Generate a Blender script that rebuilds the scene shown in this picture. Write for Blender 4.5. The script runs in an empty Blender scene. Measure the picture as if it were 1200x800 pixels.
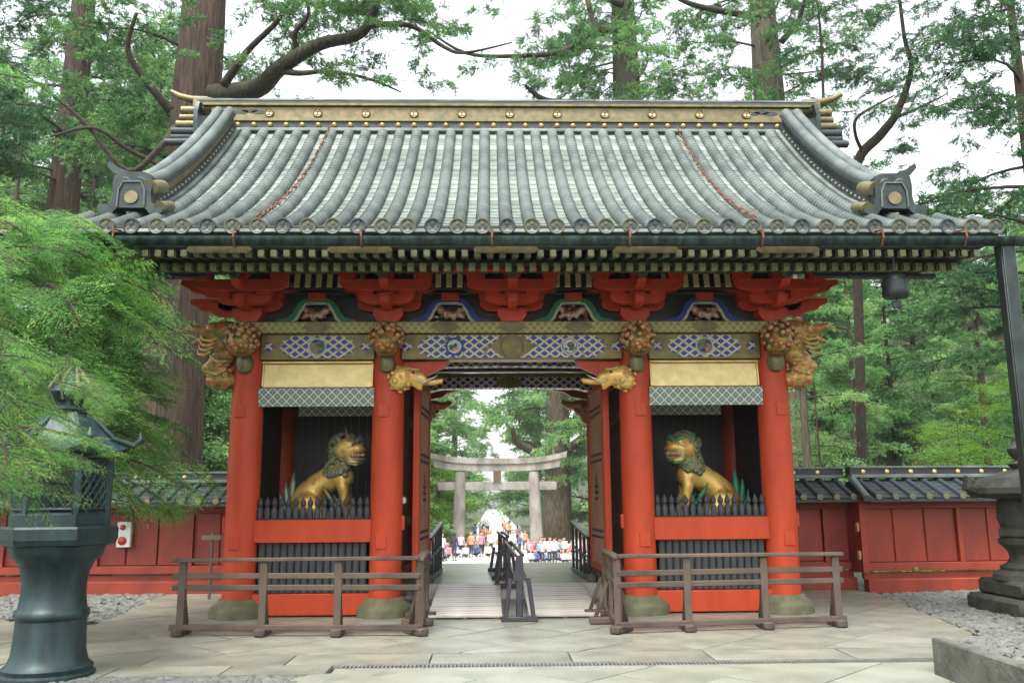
import bpy, bmesh, math, random
import numpy as np
from mathutils import Matrix, Vector
R = math.radians
rnd = random.Random(7)
rng = np.random.default_rng(11)
sc = bpy.context.scene
col = sc.collection

# ---------------------------------------------------------------- camera
F, PITCH, YAW, ROLL = 1020.0, .181, .0249, -.0071
CAM = Vector((-.32, -13.0, 1.6))
cam = bpy.data.cameras.new('camera'); camo = bpy.data.objects.new('camera', cam); col.objects.link(camo)
cp, sp, cy, sy = math.cos(PITCH), math.sin(PITCH), math.cos(YAW), math.sin(YAW)
fw = Vector((sy*cp, cy*cp, sp)); rt = Vector((cy, -sy, 0)); up = rt.cross(fw)
r2 = math.cos(ROLL)*rt + math.sin(ROLL)*up; u2 = -math.sin(ROLL)*rt + math.cos(ROLL)*up
camo.matrix_world = Matrix(((r2.x, u2.x, -fw.x, CAM.x), (r2.y, u2.y, -fw.y, CAM.y), (r2.z, u2.z, -fw.z, CAM.z), (0, 0, 0, 1)))
cam.sensor_width = 36; cam.lens = F/1200*36; cam.clip_start = .05; cam.clip_end = 3000
cam.dof.use_dof = True; cam.dof.focus_distance = 13.5; cam.dof.aperture_fstop = 2.4
sc.camera = camo
# ---------------------------------------------------------------- sky, sun, exposure
SUN_EL, SUN_AZ = R(62), R(205)
w = bpy.data.worlds.new('World'); sc.world = w; w.use_nodes = True
nt = w.node_tree; bg = nt.nodes['Background']
sky = nt.nodes.new('ShaderNodeTexSky'); sky.sky_type = 'NISHITA'; sky.sun_disc = False
sky.sun_elevation = SUN_EL; sky.sun_rotation = SUN_AZ; sky.air_density = 1.2; sky.dust_density = 2.5; sky.ozone_density = 1
hs = nt.nodes.new('ShaderNodeHueSaturation'); hs.inputs['Saturation'].default_value = .22
nt.links.new(sky.outputs[0], hs.inputs['Color']); nt.links.new(hs.outputs[0], bg.inputs[0]); bg.inputs[1].default_value = .15
sl = bpy.data.lights.new('sun', 'SUN'); sl.energy = 1.5; sl.angle = R(25); sl.color = (1, .97, .92)
so = bpy.data.objects.new('sun', sl); col.objects.link(so)
sd = Vector((math.sin(SUN_AZ)*math.cos(SUN_EL), math.cos(SUN_AZ)*math.cos(SUN_EL), math.sin(SUN_EL)))
so.rotation_euler = sd.to_track_quat('Z', 'Y').to_euler(); so.location = (0, -20, 30)
sc.view_settings.view_transform = 'Standard'; sc.view_settings.look = 'None'
sc.view_settings.exposure = 1.75; sc.view_settings.gamma = 1; sc.view_settings.use_curve_mapping = False
sc.cycles.max_bounces = 8; sc.cycles.transparent_max_bounces = 4; sc.cycles.caustics_reflective = False

# ---------------------------------------------------------------- materials
def srgb(r, g, b):
    f = lambda c: (c/255/12.92 if c/255 <= .04045 else ((c/255+.055)/1.055)**2.4)
    return (f(r), f(g), f(b))
class NT:
    def __init__(s, name):
        s.m = bpy.data.materials.new(name); s.m.use_nodes = True; s.t = s.m.node_tree
        s.p = s.t.nodes['Principled BSDF']; s.out = s.t.nodes['Material Output']
    def n(s, t, **k):
        o = s.t.nodes.new(t)
        for a, b in k.items(): setattr(o, a, b)
        return o
    def l(s, a, b): s.t.links.new(a, b)
    def math(s, op, a, b=None, c=None):
        n = s.n('ShaderNodeMath', operation=op)
        for i, v in enumerate((a, b, c)):
            if v is None: continue
            if isinstance(v, (int, float)): n.inputs[i].default_value = v
            else: s.l(v, n.inputs[i])
        return n.outputs[0]
    def mix(s, fac, a, b, mode='MIX'):
        n = s.n('ShaderNodeMix', data_type='RGBA', blend_type=mode)
        for i, v in ((0, fac), (6, a), (7, b)):
            if isinstance(v, (int, float)): n.inputs[i].default_value = v
            elif isinstance(v, tuple): n.inputs[i].default_value = (*v, 1)
            else: s.l(v, n.inputs[i])
        return n.outputs[2]
    def noise(s, scale, detail=4, vec=None, rough=.55):
        n = s.n('ShaderNodeTexNoise'); n.inputs['Scale'].default_value = scale; n.inputs['Detail'].default_value = detail
        n.inputs['Roughness'].default_value = rough
        s.l(vec if vec is not None else s.obj(), n.inputs['Vector']); return n.outputs[0]
    def obj(s):
        if not hasattr(s, 'tc'): s.tc = s.n('ShaderNodeTexCoord')
        return s.tc.outputs['Object']
    def scaled(s, v3):
        m = s.n('ShaderNodeMapping'); m.inputs['Scale'].default_value = v3; s.l(s.obj(), m.inputs[0]); return m.outputs[0]
    def ramp(s, fac, stops):
        n = s.n('ShaderNodeValToRGB'); e = n.color_ramp.elements
        while len(e) < len(stops): e.new(.5)
        for i, (p, c) in enumerate(stops): e[i].position = p; e[i].color = (*c, 1) if isinstance(c, tuple) else (c, c, c, 1)
        s.l(fac, n.inputs[0]); return n.outputs[0]
    def bump(s, h, strength=.3, dist=.01):
        b = s.n('ShaderNodeBump'); b.inputs['Strength'].default_value = strength; b.inputs['Distance'].default_value = dist
        s.l(h, b.inputs['Height']); s.l(b.outputs[0], s.p.inputs['Normal'])
    def rand(s):
        return s.n('ShaderNodeObjectInfo').outputs['Random']
def mat(name, c1, c2=None, rough=.5, metal=0, scale=6, lo=.35, hi=.65, stretch=None, bump=.15, bdist=.01, rand=0, spec=.5, bscale=None, rvar=.15):
    s = NT(name); c2 = c2 or tuple(v*.7 for v in c1)
    vec = s.scaled(stretch) if stretch else s.obj()
    n = s.noise(scale, 6, vec); c = s.ramp(n, [(lo, c1), (hi, c2)])
    if rand:
        v = s.math('MULTIPLY_ADD', s.rand(), rand*2, 1-rand); c = s.mix(1.0, c, v, 'MULTIPLY')
    s.l(c, s.p.inputs['Base Color'])
    n2 = s.noise(bscale or scale*5, 5, vec)
    s.l(s.math('MULTIPLY_ADD', n2, rvar*2, rough-rvar), s.p.inputs['Roughness'])
    s.p.inputs['Metallic'].default_value = metal; s.p.inputs['Specular IOR Level'].default_value = spec
    if bump: s.bump(n2, bump, bdist)
    return s.m
def leafmat(name, a, b, c, scale=1.2, trans=.35):
    s = NT(name)
    g = s.n('ShaderNodeNewGeometry')
    n = s.noise(scale, 3, g.outputs['Position']); n2 = s.noise(scale*9, 2, g.outputs['Position'])
    f = s.math('ADD', s.math('MULTIPLY', n, .65), s.math('MULTIPLY', n2, .35))
    cc = s.ramp(f, [(.34, a), (.5, b), (.66, c)])
    s.l(cc, s.p.inputs['Base Color']); s.p.inputs['Roughness'].default_value = .5; s.p.inputs['Specular IOR Level'].default_value = .35
    t = s.n('ShaderNodeBsdfTranslucent'); s.l(cc, t.inputs[0])
    m = s.n('ShaderNodeMixShader'); m.inputs[0].default_value = trans
    s.l(s.p.outputs[0], m.inputs[1]); s.l(t.outputs[0], m.inputs[2]); s.l(m.outputs[0], s.out.inputs[0])
    return s.m
def lattice_mat(name, k, sx, line, fill, core, lw=.12, cw=.3, wear=.5, woven=False):
    """flat enamel print: diagonal lozenge lattice in the plane x-z"""
    s = NT(name); x = s.n('ShaderNodeSeparateXYZ'); s.l(s.obj(), x.inputs[0])
    a = s.math('ADD', s.math('MULTIPLY', x.outputs[0], sx), s.math('MULTIPLY', x.outputs[2], sx*k))
    b = s.math('SUBTRACT', s.math('MULTIPLY', x.outputs[0], sx), s.math('MULTIPLY', x.outputs[2], sx*k))
    da = s.math('ABSOLUTE', s.math('SUBTRACT', s.math('FRACT', a), .5)); db = s.math('ABSOLUTE', s.math('SUBTRACT', s.math('FRACT', b), .5))
    mn = s.math('MINIMUM', s.math('SUBTRACT', .5, da), s.math('SUBTRACT', .5, db))   # 0 on the lattice lines
    cen = s.math('MAXIMUM', da, db)                                                # 0 in the middle of a lozenge
    c = s.mix(s.math('LESS_THAN', cen, cw/2), fill, core)
    if woven:
        c = s.mix(s.math('LESS_THAN', mn, lw*1.7), c, tuple(v*.3 for v in line))
    c = s.mix(s.math('LESS_THAN', mn, lw), c, line)
    n = s.noise(9, 5); c = s.mix(s.math('MULTIPLY', s.math('GREATER_THAN', n, wear), .75), c, srgb(96, 88, 48))
    s.l(c, s.p.inputs['Base Color']); s.p.inputs['Roughness'].default_value = .42
    s.bump(mn, .6, .01)
    return s.m

M = {}
M['red'] = mat('vermilion_lacquer', srgb(182, 66, 32), srgb(152, 50, 27), rough=.52, scale=4.5, lo=.35, hi=.85, stretch=(1, 1, .22), bump=.12, bscale=30, spec=.3)
M['red_dark'] = mat('aged_red_paint', srgb(144, 50, 24), srgb(118, 40, 22), rough=.55, scale=3, stretch=(1, 1, .4), bump=.12, bscale=30, rand=.1)
M['red_bracket'] = mat('bracket_red', srgb(204, 64, 24), srgb(180, 52, 22), rough=.5, scale=5, bump=.08)  # own orange red of brackets, purlin and strut caps
for nm_, am in (('red', .34), ('red_dark', .4), ('red_bracket', .25)):
    s_ = M[nm_].node_tree; p_ = s_.nodes['Principled BSDF']; src = p_.inputs['Base Color'].links[0].from_socket
    tc_ = next(n for n in s_.nodes if n.type == 'TEX_COORD'); 
    a_ = s_.nodes.new('ShaderNodeTexNoise'); a_.inputs['Scale'].default_value = 16; a_.inputs['Detail'].default_value = 8; a_.inputs['Roughness'].default_value = .75; s_.links.new(tc_.outputs['Object'], a_.inputs['Vector'])
    r_ = s_.nodes.new('ShaderNodeMapRange'); r_.inputs[1].default_value = .56; r_.inputs[2].default_value = .66; r_.inputs[3].default_value = 0; r_.inputs[4].default_value = am; s_.links.new(a_.outputs[0], r_.inputs[0])
    m_ = s_.nodes.new('ShaderNodeMix'); m_.data_type = 'RGBA'; s_.links.new(r_.outputs[0], m_.inputs[0]); s_.links.new(src, m_.inputs[6]); m_.inputs[7].default_value = (*srgb(98, 58, 42), 1); s_.links.new(m_.outputs[2], p_.inputs['Base Color'])
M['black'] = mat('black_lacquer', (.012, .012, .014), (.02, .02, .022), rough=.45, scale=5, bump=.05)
M['blackwood'] = mat('weathered_black_wood', (.016, .017, .019), (.036, .038, .041), rough=.65, scale=7, stretch=(1, 1, .15), bump=.3)
M['roofblack'] = mat('dark_eave_board', (.02, .025, .027), (.045, .05, .05), rough=.6, scale=6, bump=.2)
def goldmat(name, c1, c2, rough=.38, metal=.75, **k): return mat(name, c1, c2, rough=rough, metal=metal, scale=k.pop('scale', 7), bump=k.pop('bump', .12), **k)
M['gold'] = goldmat('gilding', (.7, .5, .2), (.5, .33, .12), rough=.36, metal=.5)
M['goldrib'] = goldmat('gilt_cove', (.92, .78, .42), (.84, .68, .34), rough=.45, metal=.15)
M['goldpale'] = goldmat('pale_gilt_panel', (.72, .58, .26), (.58, .45, .18), rough=.42, metal=.35, bump=.04)
M['goldold'] = goldmat('tarnished_gilding', (.2, .17, .08), (.11, .1, .05), rough=.5, metal=.4)
M['olive'] = mat('gilt_olive_lacquer', srgb(120, 108, 58), srgb(90, 82, 46), rough=.45, metal=.3, scale=8, bump=.1)
M['brocade'] = lattice_mat('brocade_print', .9, 9, srgb(168, 162, 98), srgb(124, 120, 64), srgb(142, 138, 78), .16, .3, .8)
M['enamel'] = lattice_mat('enamel_lozenges', 1.35, 6.2, srgb(184, 178, 96), srgb(214, 216, 210), srgb(18, 32, 132), .085, .74, .62)
M['enamel_low'] = lattice_mat('enamel_lozenges_dim', 1.35, 8.5, srgb(206, 196, 124), srgb(110, 128, 160), srgb(20, 36, 130), .11, .5, .52)
M['mesh'] = lattice_mat('woven_lattice_print', 1.0, 7.5, srgb(196, 198, 186), srgb(96, 116, 104), srgb(132, 146, 132), .075, .34, .85, woven=True)
M['blue'] = mat('blue_pigment', srgb(34, 66, 156), srgb(20, 44, 118), scale=14)
M['green'] = mat('green_pigment', srgb(24, 132, 92), srgb(18, 96, 70), scale=14, rough=.5)
M['cream'] = mat('cream_pigment', srgb(206, 202, 176), srgb(160, 160, 138), scale=14)
M['rafter_end'] = mat('verdigris_gilt_rafter_end', srgb(172, 176, 128), srgb(132, 142, 104), rough=.5, metal=.15, scale=9, rand=.12)
M['rafter'] = mat('rafter_black_green', (.02, .03, .026), (.05, .06, .05), rough=.5)
M['stone'] = mat('mossy_granite', srgb(100, 98, 74), srgb(74, 76, 52), rough=.8, scale=5, bump=.5, bscale=40)
M['lanternstone'] = mat('dark_lichened_stone', srgb(66, 66, 58), srgb(38, 43, 34), rough=.85, scale=6, bump=.7, bscale=22, bdist=.02)
M['kerbstone'] = mat('rough_grey_kerb', srgb(96, 96, 88), srgb(66, 68, 60), rough=.85, scale=5, bump=.7, bscale=22, bdist=.02)
M['torii'] = mat('grey_granite', srgb(164, 156, 148), srgb(120, 116, 108), rough=.8, scale=1.6, bump=.4, bscale=12, stretch=(1, 1, .5))
M['slab'] = mat('paving_slab_stone', srgb(140, 140, 126), srgb(104, 106, 93), rough=.38, scale=2.1, lo=.3, hi=.72, bump=.25, bscale=26, rand=.12, rvar=.2)
M['slab_pale'] = mat('pale_paving_slab_stone', srgb(142, 144, 130), srgb(118, 122, 108), rough=.42, scale=1.3, bump=.2, bscale=26, rand=.09, rvar=.2)
M['joint'] = mat('damp_joint_earth', srgb(64, 64, 54), srgb(48, 49, 42), rough=.7, scale=4)
M['landing'] = mat('wet_granite_landing', srgb(206, 202, 196), srgb(190, 186, 180), rough=.2, scale=1.5, bump=.04, rvar=.05)
M['plaza'] = mat('pale_gravel_plaza', srgb(214, 210, 202), srgb(190, 186, 178), rough=.5, scale=2, bump=.1)
M['gravel'] = mat('gravel_stone', srgb(110, 110, 104), srgb(76, 78, 74), rough=.75, scale=7, lo=.3, hi=.7, bump=.2)
M['wood'] = mat('weathered_rail_wood', srgb(92, 78, 64), srgb(52, 44, 36), rough=.7, scale=5, stretch=(.25, .25, .25), bump=.35, bscale=24, rand=.12)
M['plank'] = mat('ramp_plank_wood', srgb(206, 200, 190), srgb(158, 150, 140), rough=.35, scale=4, stretch=(.3, 2, 2), bump=.25, bscale=16, rand=.1)
M['darkmetal'] = mat('black_painted_rail', (.02, .018, .024), (.035, .03, .04), rough=.35, scale=6)
M['bark'] = mat('cedar_bark', srgb(84, 66, 50), srgb(34, 29, 23), rough=.9, scale=11, stretch=(1.6, 1.6, .12), bump=1, bscale=18, bdist=.06)
M['bark_moss'] = mat('mossy_cedar_bark', srgb(64, 60, 42), srgb(30, 30, 22), rough=.9, scale=10, stretch=(1.6, 1.6, .2), bump=1, bscale=9, bdist=.06)
M['bark_pale'] = mat('grey_bark', srgb(104, 94, 74), srgb(52, 47, 37), rough=.9, scale=9, stretch=(1.6, 1.6, .14), bump=.8, bscale=9, bdist=.05)
M['twig'] = mat('dark_branch_bark', srgb(66, 54, 42), srgb(40, 36, 28), rough=.9, scale=8, bump=.3)
M['bronze'] = mat('green_bronze_patina', srgb(26, 44, 46), srgb(42, 66, 64), rough=.48, metal=.25, lo=.42, hi=.72, scale=6, stretch=(1.8, 1.8, .22), bump=.15, bscale=20)
M['bronze_dark'] = mat('dark_bronze', srgb(34, 42, 42), srgb(52, 62, 58), rough=.4, metal=.4, scale=5)
M['copper'] = mat('verdigris_copper_gutter', srgb(28, 38, 38), srgb(62, 86, 80), rough=.42, metal=.35, scale=7, stretch=(1.6, 1, .25), lo=.42, hi=.7)
M['rust'] = mat('rusty_iron', srgb(118, 78, 52), srgb(80, 50, 36), rough=.8, scale=20)
M['white'] = mat('white_paint', (.75, .75, .7), (.65, .65, .6), rough=.5)
M['alarm'] = mat('red_plastic', (.5, .02, .02), (.4, .02, .02), rough=.3)
M['grate'] = mat('galvanised_grate', (.28, .28, .26), (.2, .2, .18), rough=.5, metal=.5)
M['dirt'] = mat('forest_floor', srgb(70, 78, 48), srgb(46, 54, 32), rough=.95, scale=.6, bump=.5, bscale=5, bdist=.1)
M['discolive'] = mat('tarnished_end_disc', srgb(84, 84, 62), srgb(58, 62, 52), metal=.2, scale=20)
M['lionface'] = goldmat('red_gold_carving', (.5, .22, .08), (.32, .12, .05), rough=.4, metal=.4)
M['plaque'] = mat('plaque_brown', srgb(110, 84, 62), srgb(86, 64, 50))
M['leather'] = mat('door_leather_brown', srgb(176, 122, 96), srgb(150, 98, 76), rough=.5, scale=3)
# grey roof tiles: fine banding and moss come on top of the built steps
def tilemat(name, base, dark):
    s = NT(name); n = s.noise(2.2, 6); n2 = s.noise(30, 4)
    c = s.ramp(n, [(.35, base), (.62, dark)])
    c = s.mix(s.math('MULTIPLY', s.math('GREATER_THAN', n2, .58), .25), c, srgb(74, 84, 70))
    v = s.math('MULTIPLY_ADD', s.rand(), .24, .88); c = s.mix(1.0, c, v, 'MULTIPLY')
    s.l(c, s.p.inputs['Base Color']); s.p.inputs['Roughness'].default_value = .55; s.p.inputs['Specular IOR Level'].default_value = .35
    s.bump(n2, .25, .01); return s.m
M['tile'] = tilemat('bronze_grey_roof_tile', srgb(104, 112, 108), srgb(74, 82, 80))
M['tileflat'] = tilemat('pale_flat_roof_tile', srgb(134, 142, 134), srgb(92, 102, 96))
M['tiledark'] = tilemat('dark_wall_tile', srgb(56, 63, 66), srgb(38, 44, 47))
def curlmat(name, cols, sc_=7):
    s = NT(name); n = s.noise(sc_, 4)
    k = [(.3+.4*i/(len(cols)-1), c) for i, c in enumerate(cols)]
    s.l(s.ramp(n, k), s.p.inputs['Base Color']); s.p.inputs['Metallic'].default_value = .35; s.p.inputs['Roughness'].default_value = .42
    s.bump(s.noise(45, 3), .3, .01); return s.m
M['liongold'] = curlmat('worn_gilded_body', [srgb(132, 72, 32), srgb(206, 168, 84), srgb(222, 186, 104), srgb(140, 66, 34)], 3.6)
M['curl_brown'] = curlmat('carved_curls', [srgb(66, 84, 62), srgb(140, 104, 72), srgb(186, 140, 96), srgb(120, 66, 46)])
M['dragon'] = curlmat('painted_dragon', [srgb(44, 88, 62), srgb(112, 108, 60), srgb(176, 118, 56), srgb(134, 60, 34)], 9)
M['dragon_gold'] = curlmat('gilt_dragon', [srgb(76, 92, 58), srgb(190, 156, 84), srgb(150, 92, 50), srgb(220, 188, 116)], 9)
M['mane_blue'] = curlmat('blue_grey_mane', [srgb(44, 74, 140), srgb(110, 126, 116), srgb(132, 132, 100), srgb(60, 72, 76)], 14)
M['mane_green'] = curlmat('green_mane', [srgb(20, 120, 84), srgb(44, 128, 90), srgb(104, 124, 78), srgb(24, 90, 70)], 14)
M['curl_tip'] = curlmat('pale_gilt_curl_edge', [srgb(150, 110, 66), srgb(196, 156, 104), srgb(220, 180, 130)], 12)  # paler spiral ridges that set the carved curls apart
M['mane_tip'] = curlmat('pale_mane_edge', [srgb(96, 120, 92), srgb(150, 142, 96), srgb(120, 132, 120)], 12)  # paler ridge colour for contrast on the mane curls
M['kame'] = curlmat('painted_relief', [srgb(60, 100, 80), srgb(190, 180, 160), srgb(170, 110, 80), srgb(120, 70, 60)], 16)
M['near_leaf'] = leafmat('fir_spray', srgb(54, 116, 56), srgb(106, 172, 82), srgb(178, 218, 104), 2.6, .5)
M['sugi'] = leafmat('cedar_foliage', srgb(58, 100, 58), srgb(88, 134, 76), srgb(132, 168, 100), .8)
M['sugi_dark'] = leafmat('dark_cedar_foliage', srgb(44, 80, 50), srgb(66, 110, 66), srgb(98, 138, 84), .8)
M['pale_leaf'] = leafmat('pale_hillside_foliage', srgb(82, 130, 76), srgb(124, 170, 104), srgb(174, 204, 136), .5, .45)  # pale green of the leaves themselves
M['lime'] = leafmat('young_maple_leaf', srgb(82, 136, 44), srgb(128, 178, 60), srgb(170, 206, 90), 1.2, .5)

# ---------------------------------------------------------------- mesh helpers
class MB:
    def __init__(s): s.v = []; s.f = []; s.mi = []
    def add(s, vs, fs, mi=0):
        o = len(s.v); s.v += [tuple(p) for p in vs]; s.f += [tuple(i+o for i in f) for f in fs]; s.mi += [mi]*len(fs); return s
    def box(s, c, d, rz=0, mi=0, rx=0, ry=0, taper=1, b=0):
        x, y, z = (v/2 for v in d); M3 = None
        if rz or rx or ry: M3 = Matrix.Rotation(rz, 3, 'Z') @ Matrix.Rotation(ry, 3, 'Y') @ Matrix.Rotation(rx, 3, 'X')
        if b:
            vs = []; b = min(b, x*.9, y*.9, z*.9)
            for sx in (-1, 1):
                for sy_ in (-1, 1):
                    for sz in (-1, 1):
                        vs += [(sx*x, sy_*(y-b), sz*(z-b)), (sx*(x-b), sy_*y, sz*(z-b)), (sx*(x-b), sy_*(y-b), sz*z)]
            I = lambda a, bb, cc, k: ((a*2+bb)*2+cc)*3+k
            fs = []
            for a in (0, 1):
                q = [I(a, 0, 0, 0), I(a, 1, 0, 0), I(a, 1, 1, 0), I(a, 0, 1, 0)]; fs.append(q if a else q[::-1])
                q = [I(0, a, 0, 1), I(0, a, 1, 1), I(1, a, 1, 1), I(1, a, 0, 1)]; fs.append(q if a else q[::-1])
                q = [I(0, 0, a, 2), I(1, 0, a, 2), I(1, 1, a, 2), I(0, 1, a, 2)]; fs.append(q if a else q[::-1])
            for a in (0, 1):
                for c2 in (0, 1):
                    e = a ^ c2
                    q = [I(a, c2, 0, 0), I(a, c2, 0, 1), I(a, c2, 1, 1), I(a, c2, 1, 0)]; fs.append(q[::-1] if not e else q)
                    q = [I(a, 0, c2, 0), I(a, 1, c2, 0), I(a, 1, c2, 2), I(a, 0, c2, 2)]; fs.append(q if e else q[::-1])
                    q = [I(0, a, c2, 1), I(0, a, c2, 2), I(1, a, c2, 2), I(1, a, c2, 1)]; fs.append(q if e else q[::-1])
                    for d2 in (0, 1): 
                        t = [I(a, c2, d2, 0), I(a, c2, d2, 1), I(a, c2, d2, 2)]; fs.append(t if (a+c2+d2) % 2 else t[::-1])
        else:
            t = taper
            vs = [(-x, -y, -z), (x, -y, -z), (x, y, -z), (-x, y, -z), (-x*t, -y*t, z), (x*t, -y*t, z), (x*t, y*t, z), (-x*t, y*t, z)]
            fs = [(0, 3, 2, 1), (4, 5, 6, 7), (0, 1, 5, 4), (1, 2, 6, 5), (2, 3, 7, 6), (3, 0, 4, 7)]
        if M3: vs = [tuple(M3 @ Vector(p)) for p in vs]
        return s.add([(p[0]+c[0], p[1]+c[1], p[2]+c[2]) for p in vs], fs, mi)
    def lathe(s, prof, n=24, c=(0, 0, 0), mi=0, a0=0):
        vs = []; fs = []
        for r, z in prof:
            for i in range(n):
                a = a0+2*math.pi*i/n; vs.append((c[0]+r*math.cos(a), c[1]+r*math.sin(a), c[2]+z))
        for k in range(len(prof)-1):
            for i in range(n):
                j = (i+1) % n; fs.append((k*n+i, k*n+j, (k+1)*n+j, (k+1)*n+i))
        fs.append(tuple(range(n))[::-1]); fs.append(tuple((len(prof)-1)*n+i for i in range(n)))
        return s.add(vs, fs, mi)
    def tube(s, pts, rad, n=8, mi=0, flute=None, cap=True):
        pts = [Vector(p) for p in pts]; vs = []; fs = []
        if not hasattr(rad, '__len__'): rad = [rad]*len(pts)
        ref = None
        for i, p in enumerate(pts):
            d = (pts[min(i+1, len(pts)-1)]-pts[max(i-1, 0)]).normalized()
            if ref is None: ref = Vector((1, 0, 0)) if abs(d.x) < .8 else Vector((0, 1, 0))
            u = (ref-d*ref.dot(d)).normalized(); v = d.cross(u); ref = u
            for k in range(n):
                a = 2*math.pi*k/n; r = rad[i]*(flute(a, p) if flute else 1)
                vs.append(p+u*(r*math.cos(a))+v*(r*math.sin(a)))
        for i in range(len(pts)-1):
            for k in range(n):
                j = (k+1) % n; fs.append((i*n+k, i*n+j, (i+1)*n+j, (i+1)*n+k))
        if cap: fs.append(tuple(range(n))[::-1]); fs.append(tuple((len(pts)-1)*n+k for k in range(n)))
        return s.add(vs, fs, mi)
    def prism(s, poly, a, b, axis='y', mi=0):
        """poly 2D extruded from a to b. axis y: (x,z); x: (y,z); z: (x,y)"""
        f = {'y': lambda p, t: (p[0], t, p[1]), 'x': lambda p, t: (t, p[0], p[1]), 'z': lambda p, t: (p[0], p[1], t)}[axis]
        n = len(poly); vs = [f(p, a) for p in poly]+[f(p, b) for p in poly]
        ar = sum(poly[i][0]*poly[(i+1) % n][1]-poly[(i+1) % n][0]*poly[i][1] for i in range(n))
        fl = (ar > 0) ^ (axis == 'y') ^ (b < a)
        lo, hi = tuple(range(n)), tuple(range(n, 2*n)); fs = [lo[::-1] if fl else lo, hi if fl else hi[::-1]]
        for i in range(n):
            j = (i+1) % n; q = (i, j, j+n, i+n); fs.append(q if fl else q[::-1])
        return s.add(vs, fs, mi)
    def ball(s, c, r, n=8, m=6, mi=0, rot=None):
        if not hasattr(r, '__len__'): r = (r, r, r)
        vs = [(0, 0, 1)]; fs = []
        for j in range(1, m):
            t = math.pi*j/m
            for i in range(n):
                a = 2*math.pi*i/n; vs.append((math.sin(t)*math.cos(a), math.sin(t)*math.sin(a), math.cos(t)))
        vs.append((0, 0, -1)); L = len(vs)-1
        for i in range(n):
            k = (i+1) % n; fs.append((0, 1+i, 1+k)); fs.append((L, L-n+k, L-n+i))
            for j in range(m-2):
                o = 1+j*n; fs.append((o+i, o+n+i, o+n+k, o+k))
        out = []
        for v in vs:
            q = Vector((v[0]*r[0], v[1]*r[1], v[2]*r[2]))
            if rot is not None: q = rot @ q
            out.append((q.x+c[0], q.y+c[1], q.z+c[2]))
        return s.add(out, fs, mi)
    def mesh(s, name, mats, smooth=False):
        me = bpy.data.meshes.new(name); me.from_pydata(s.v, [], s.f)
        for m in (mats if isinstance(mats, (list, tuple)) else [mats]): me.materials.append(M[m] if isinstance(m, str) else m)
        me.polygons.foreach_set('material_index', s.mi)
        if len(s.f) < 20000:
            bm = bmesh.new(); bm.from_mesh(me); bmesh.ops.recalc_face_normals(bm, faces=bm.faces); bm.to_mesh(me); bm.free()
        if smooth:
            me.polygons.foreach_set('use_smooth', [True]*len(me.polygons))
            if smooth == 'auto': me.set_sharp_from_angle(angle=R(38))
        me.update(); return me
    def build(s, name, mats, parent=None, loc=(0, 0, 0), rz=0, smooth='auto', **k):
        return put(name, s.mesh(name, mats, smooth), parent, loc, rz, **k)
def put(name, me, parent=None, loc=(0, 0, 0), rz=0, scale=None, **k):
    o = bpy.data.objects.new(name, me); col.objects.link(o); o.location = loc
    o.rotation_euler = (0, 0, rz) if not hasattr(rz, '__len__') else rz
    if scale is not None: o.scale = scale if hasattr(scale, '__len__') else (scale,)*3
    if parent: o.parent = parent
    for a, b in k.items(): o[a] = b
    return o
def thing(name, label, cat, loc=(0, 0, 0), rz=0, group=None):
    o = bpy.data.objects.new(name, None); col.objects.link(o); o.location = loc; o.rotation_euler = (0, 0, rz)
    o.empty_display_size = .2; o['label'] = label; o['category'] = cat
    if group: o['group'] = group
    return o
def copy_tree(o, parent=None):
    c = o.copy(); col.objects.link(c)
    if parent: c.parent = parent
    for ch in list(o.children): copy_tree(ch, c)
    return c
def arc(cx, cz, r, a0, a1, n): return [(cx+r*math.cos(R(a0+(a1-a0)*i/n)), cz+r*math.sin(R(a0+(a1-a0)*i/n))) for i in range(n+1)]
_mc = [0]
def meta(name, balls, mats, parent=None, loc=(0, 0, 0), rz=0, res=.04, matfn=None, link=True, scale=None):
    _mc[0] += 1
    mb = bpy.data.metaballs.new('blend%s' % chr(97+_mc[0] % 26)+chr(97+_mc[0]//26)); mb.resolution = res; mb.render_resolution = res; mb.threshold = .6
    for b in balls:
        e = mb.elements.new(type='ELLIPSOID' if len(b) > 4 else 'BALL'); e.co = b[:3]
        if len(b) > 4:
            m = max(b[3:6]); e.radius = 1/.575; e.size_x, e.size_y, e.size_z = b[3], b[4], b[5]
            if len(b) > 6: e.rotation = b[6]
        else: e.radius = b[3]/.575
    ob = bpy.data.objects.new(mb.name, mb); col.objects.link(ob)
    dg = bpy.context.evaluated_depsgraph_get(); dg.update()
    me = bpy.data.meshes.new_from_object(ob.evaluated_get(dg)); bpy.data.objects.remove(ob); bpy.data.metaballs.remove(mb)
    me.name = name; me.materials.clear()
    for m in (mats if isinstance(mats, (list, tuple)) else [mats]): me.materials.append(M[m] if isinstance(m, str) else m)
    me.polygons.foreach_set('use_smooth', [True]*len(me.polygons))
    if matfn:
        for p in me.polygons: p.material_index = matfn(p.center)
    me.update()
    return put(name, me, parent, loc, rz, scale) if link else me
def chain(a, b, ra, rb, n):
    return [tuple(a[i]+(b[i]-a[i])*t/n for i in range(3))+(ra+(rb-ra)*t/n,) for t in range(n+1)]

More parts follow.
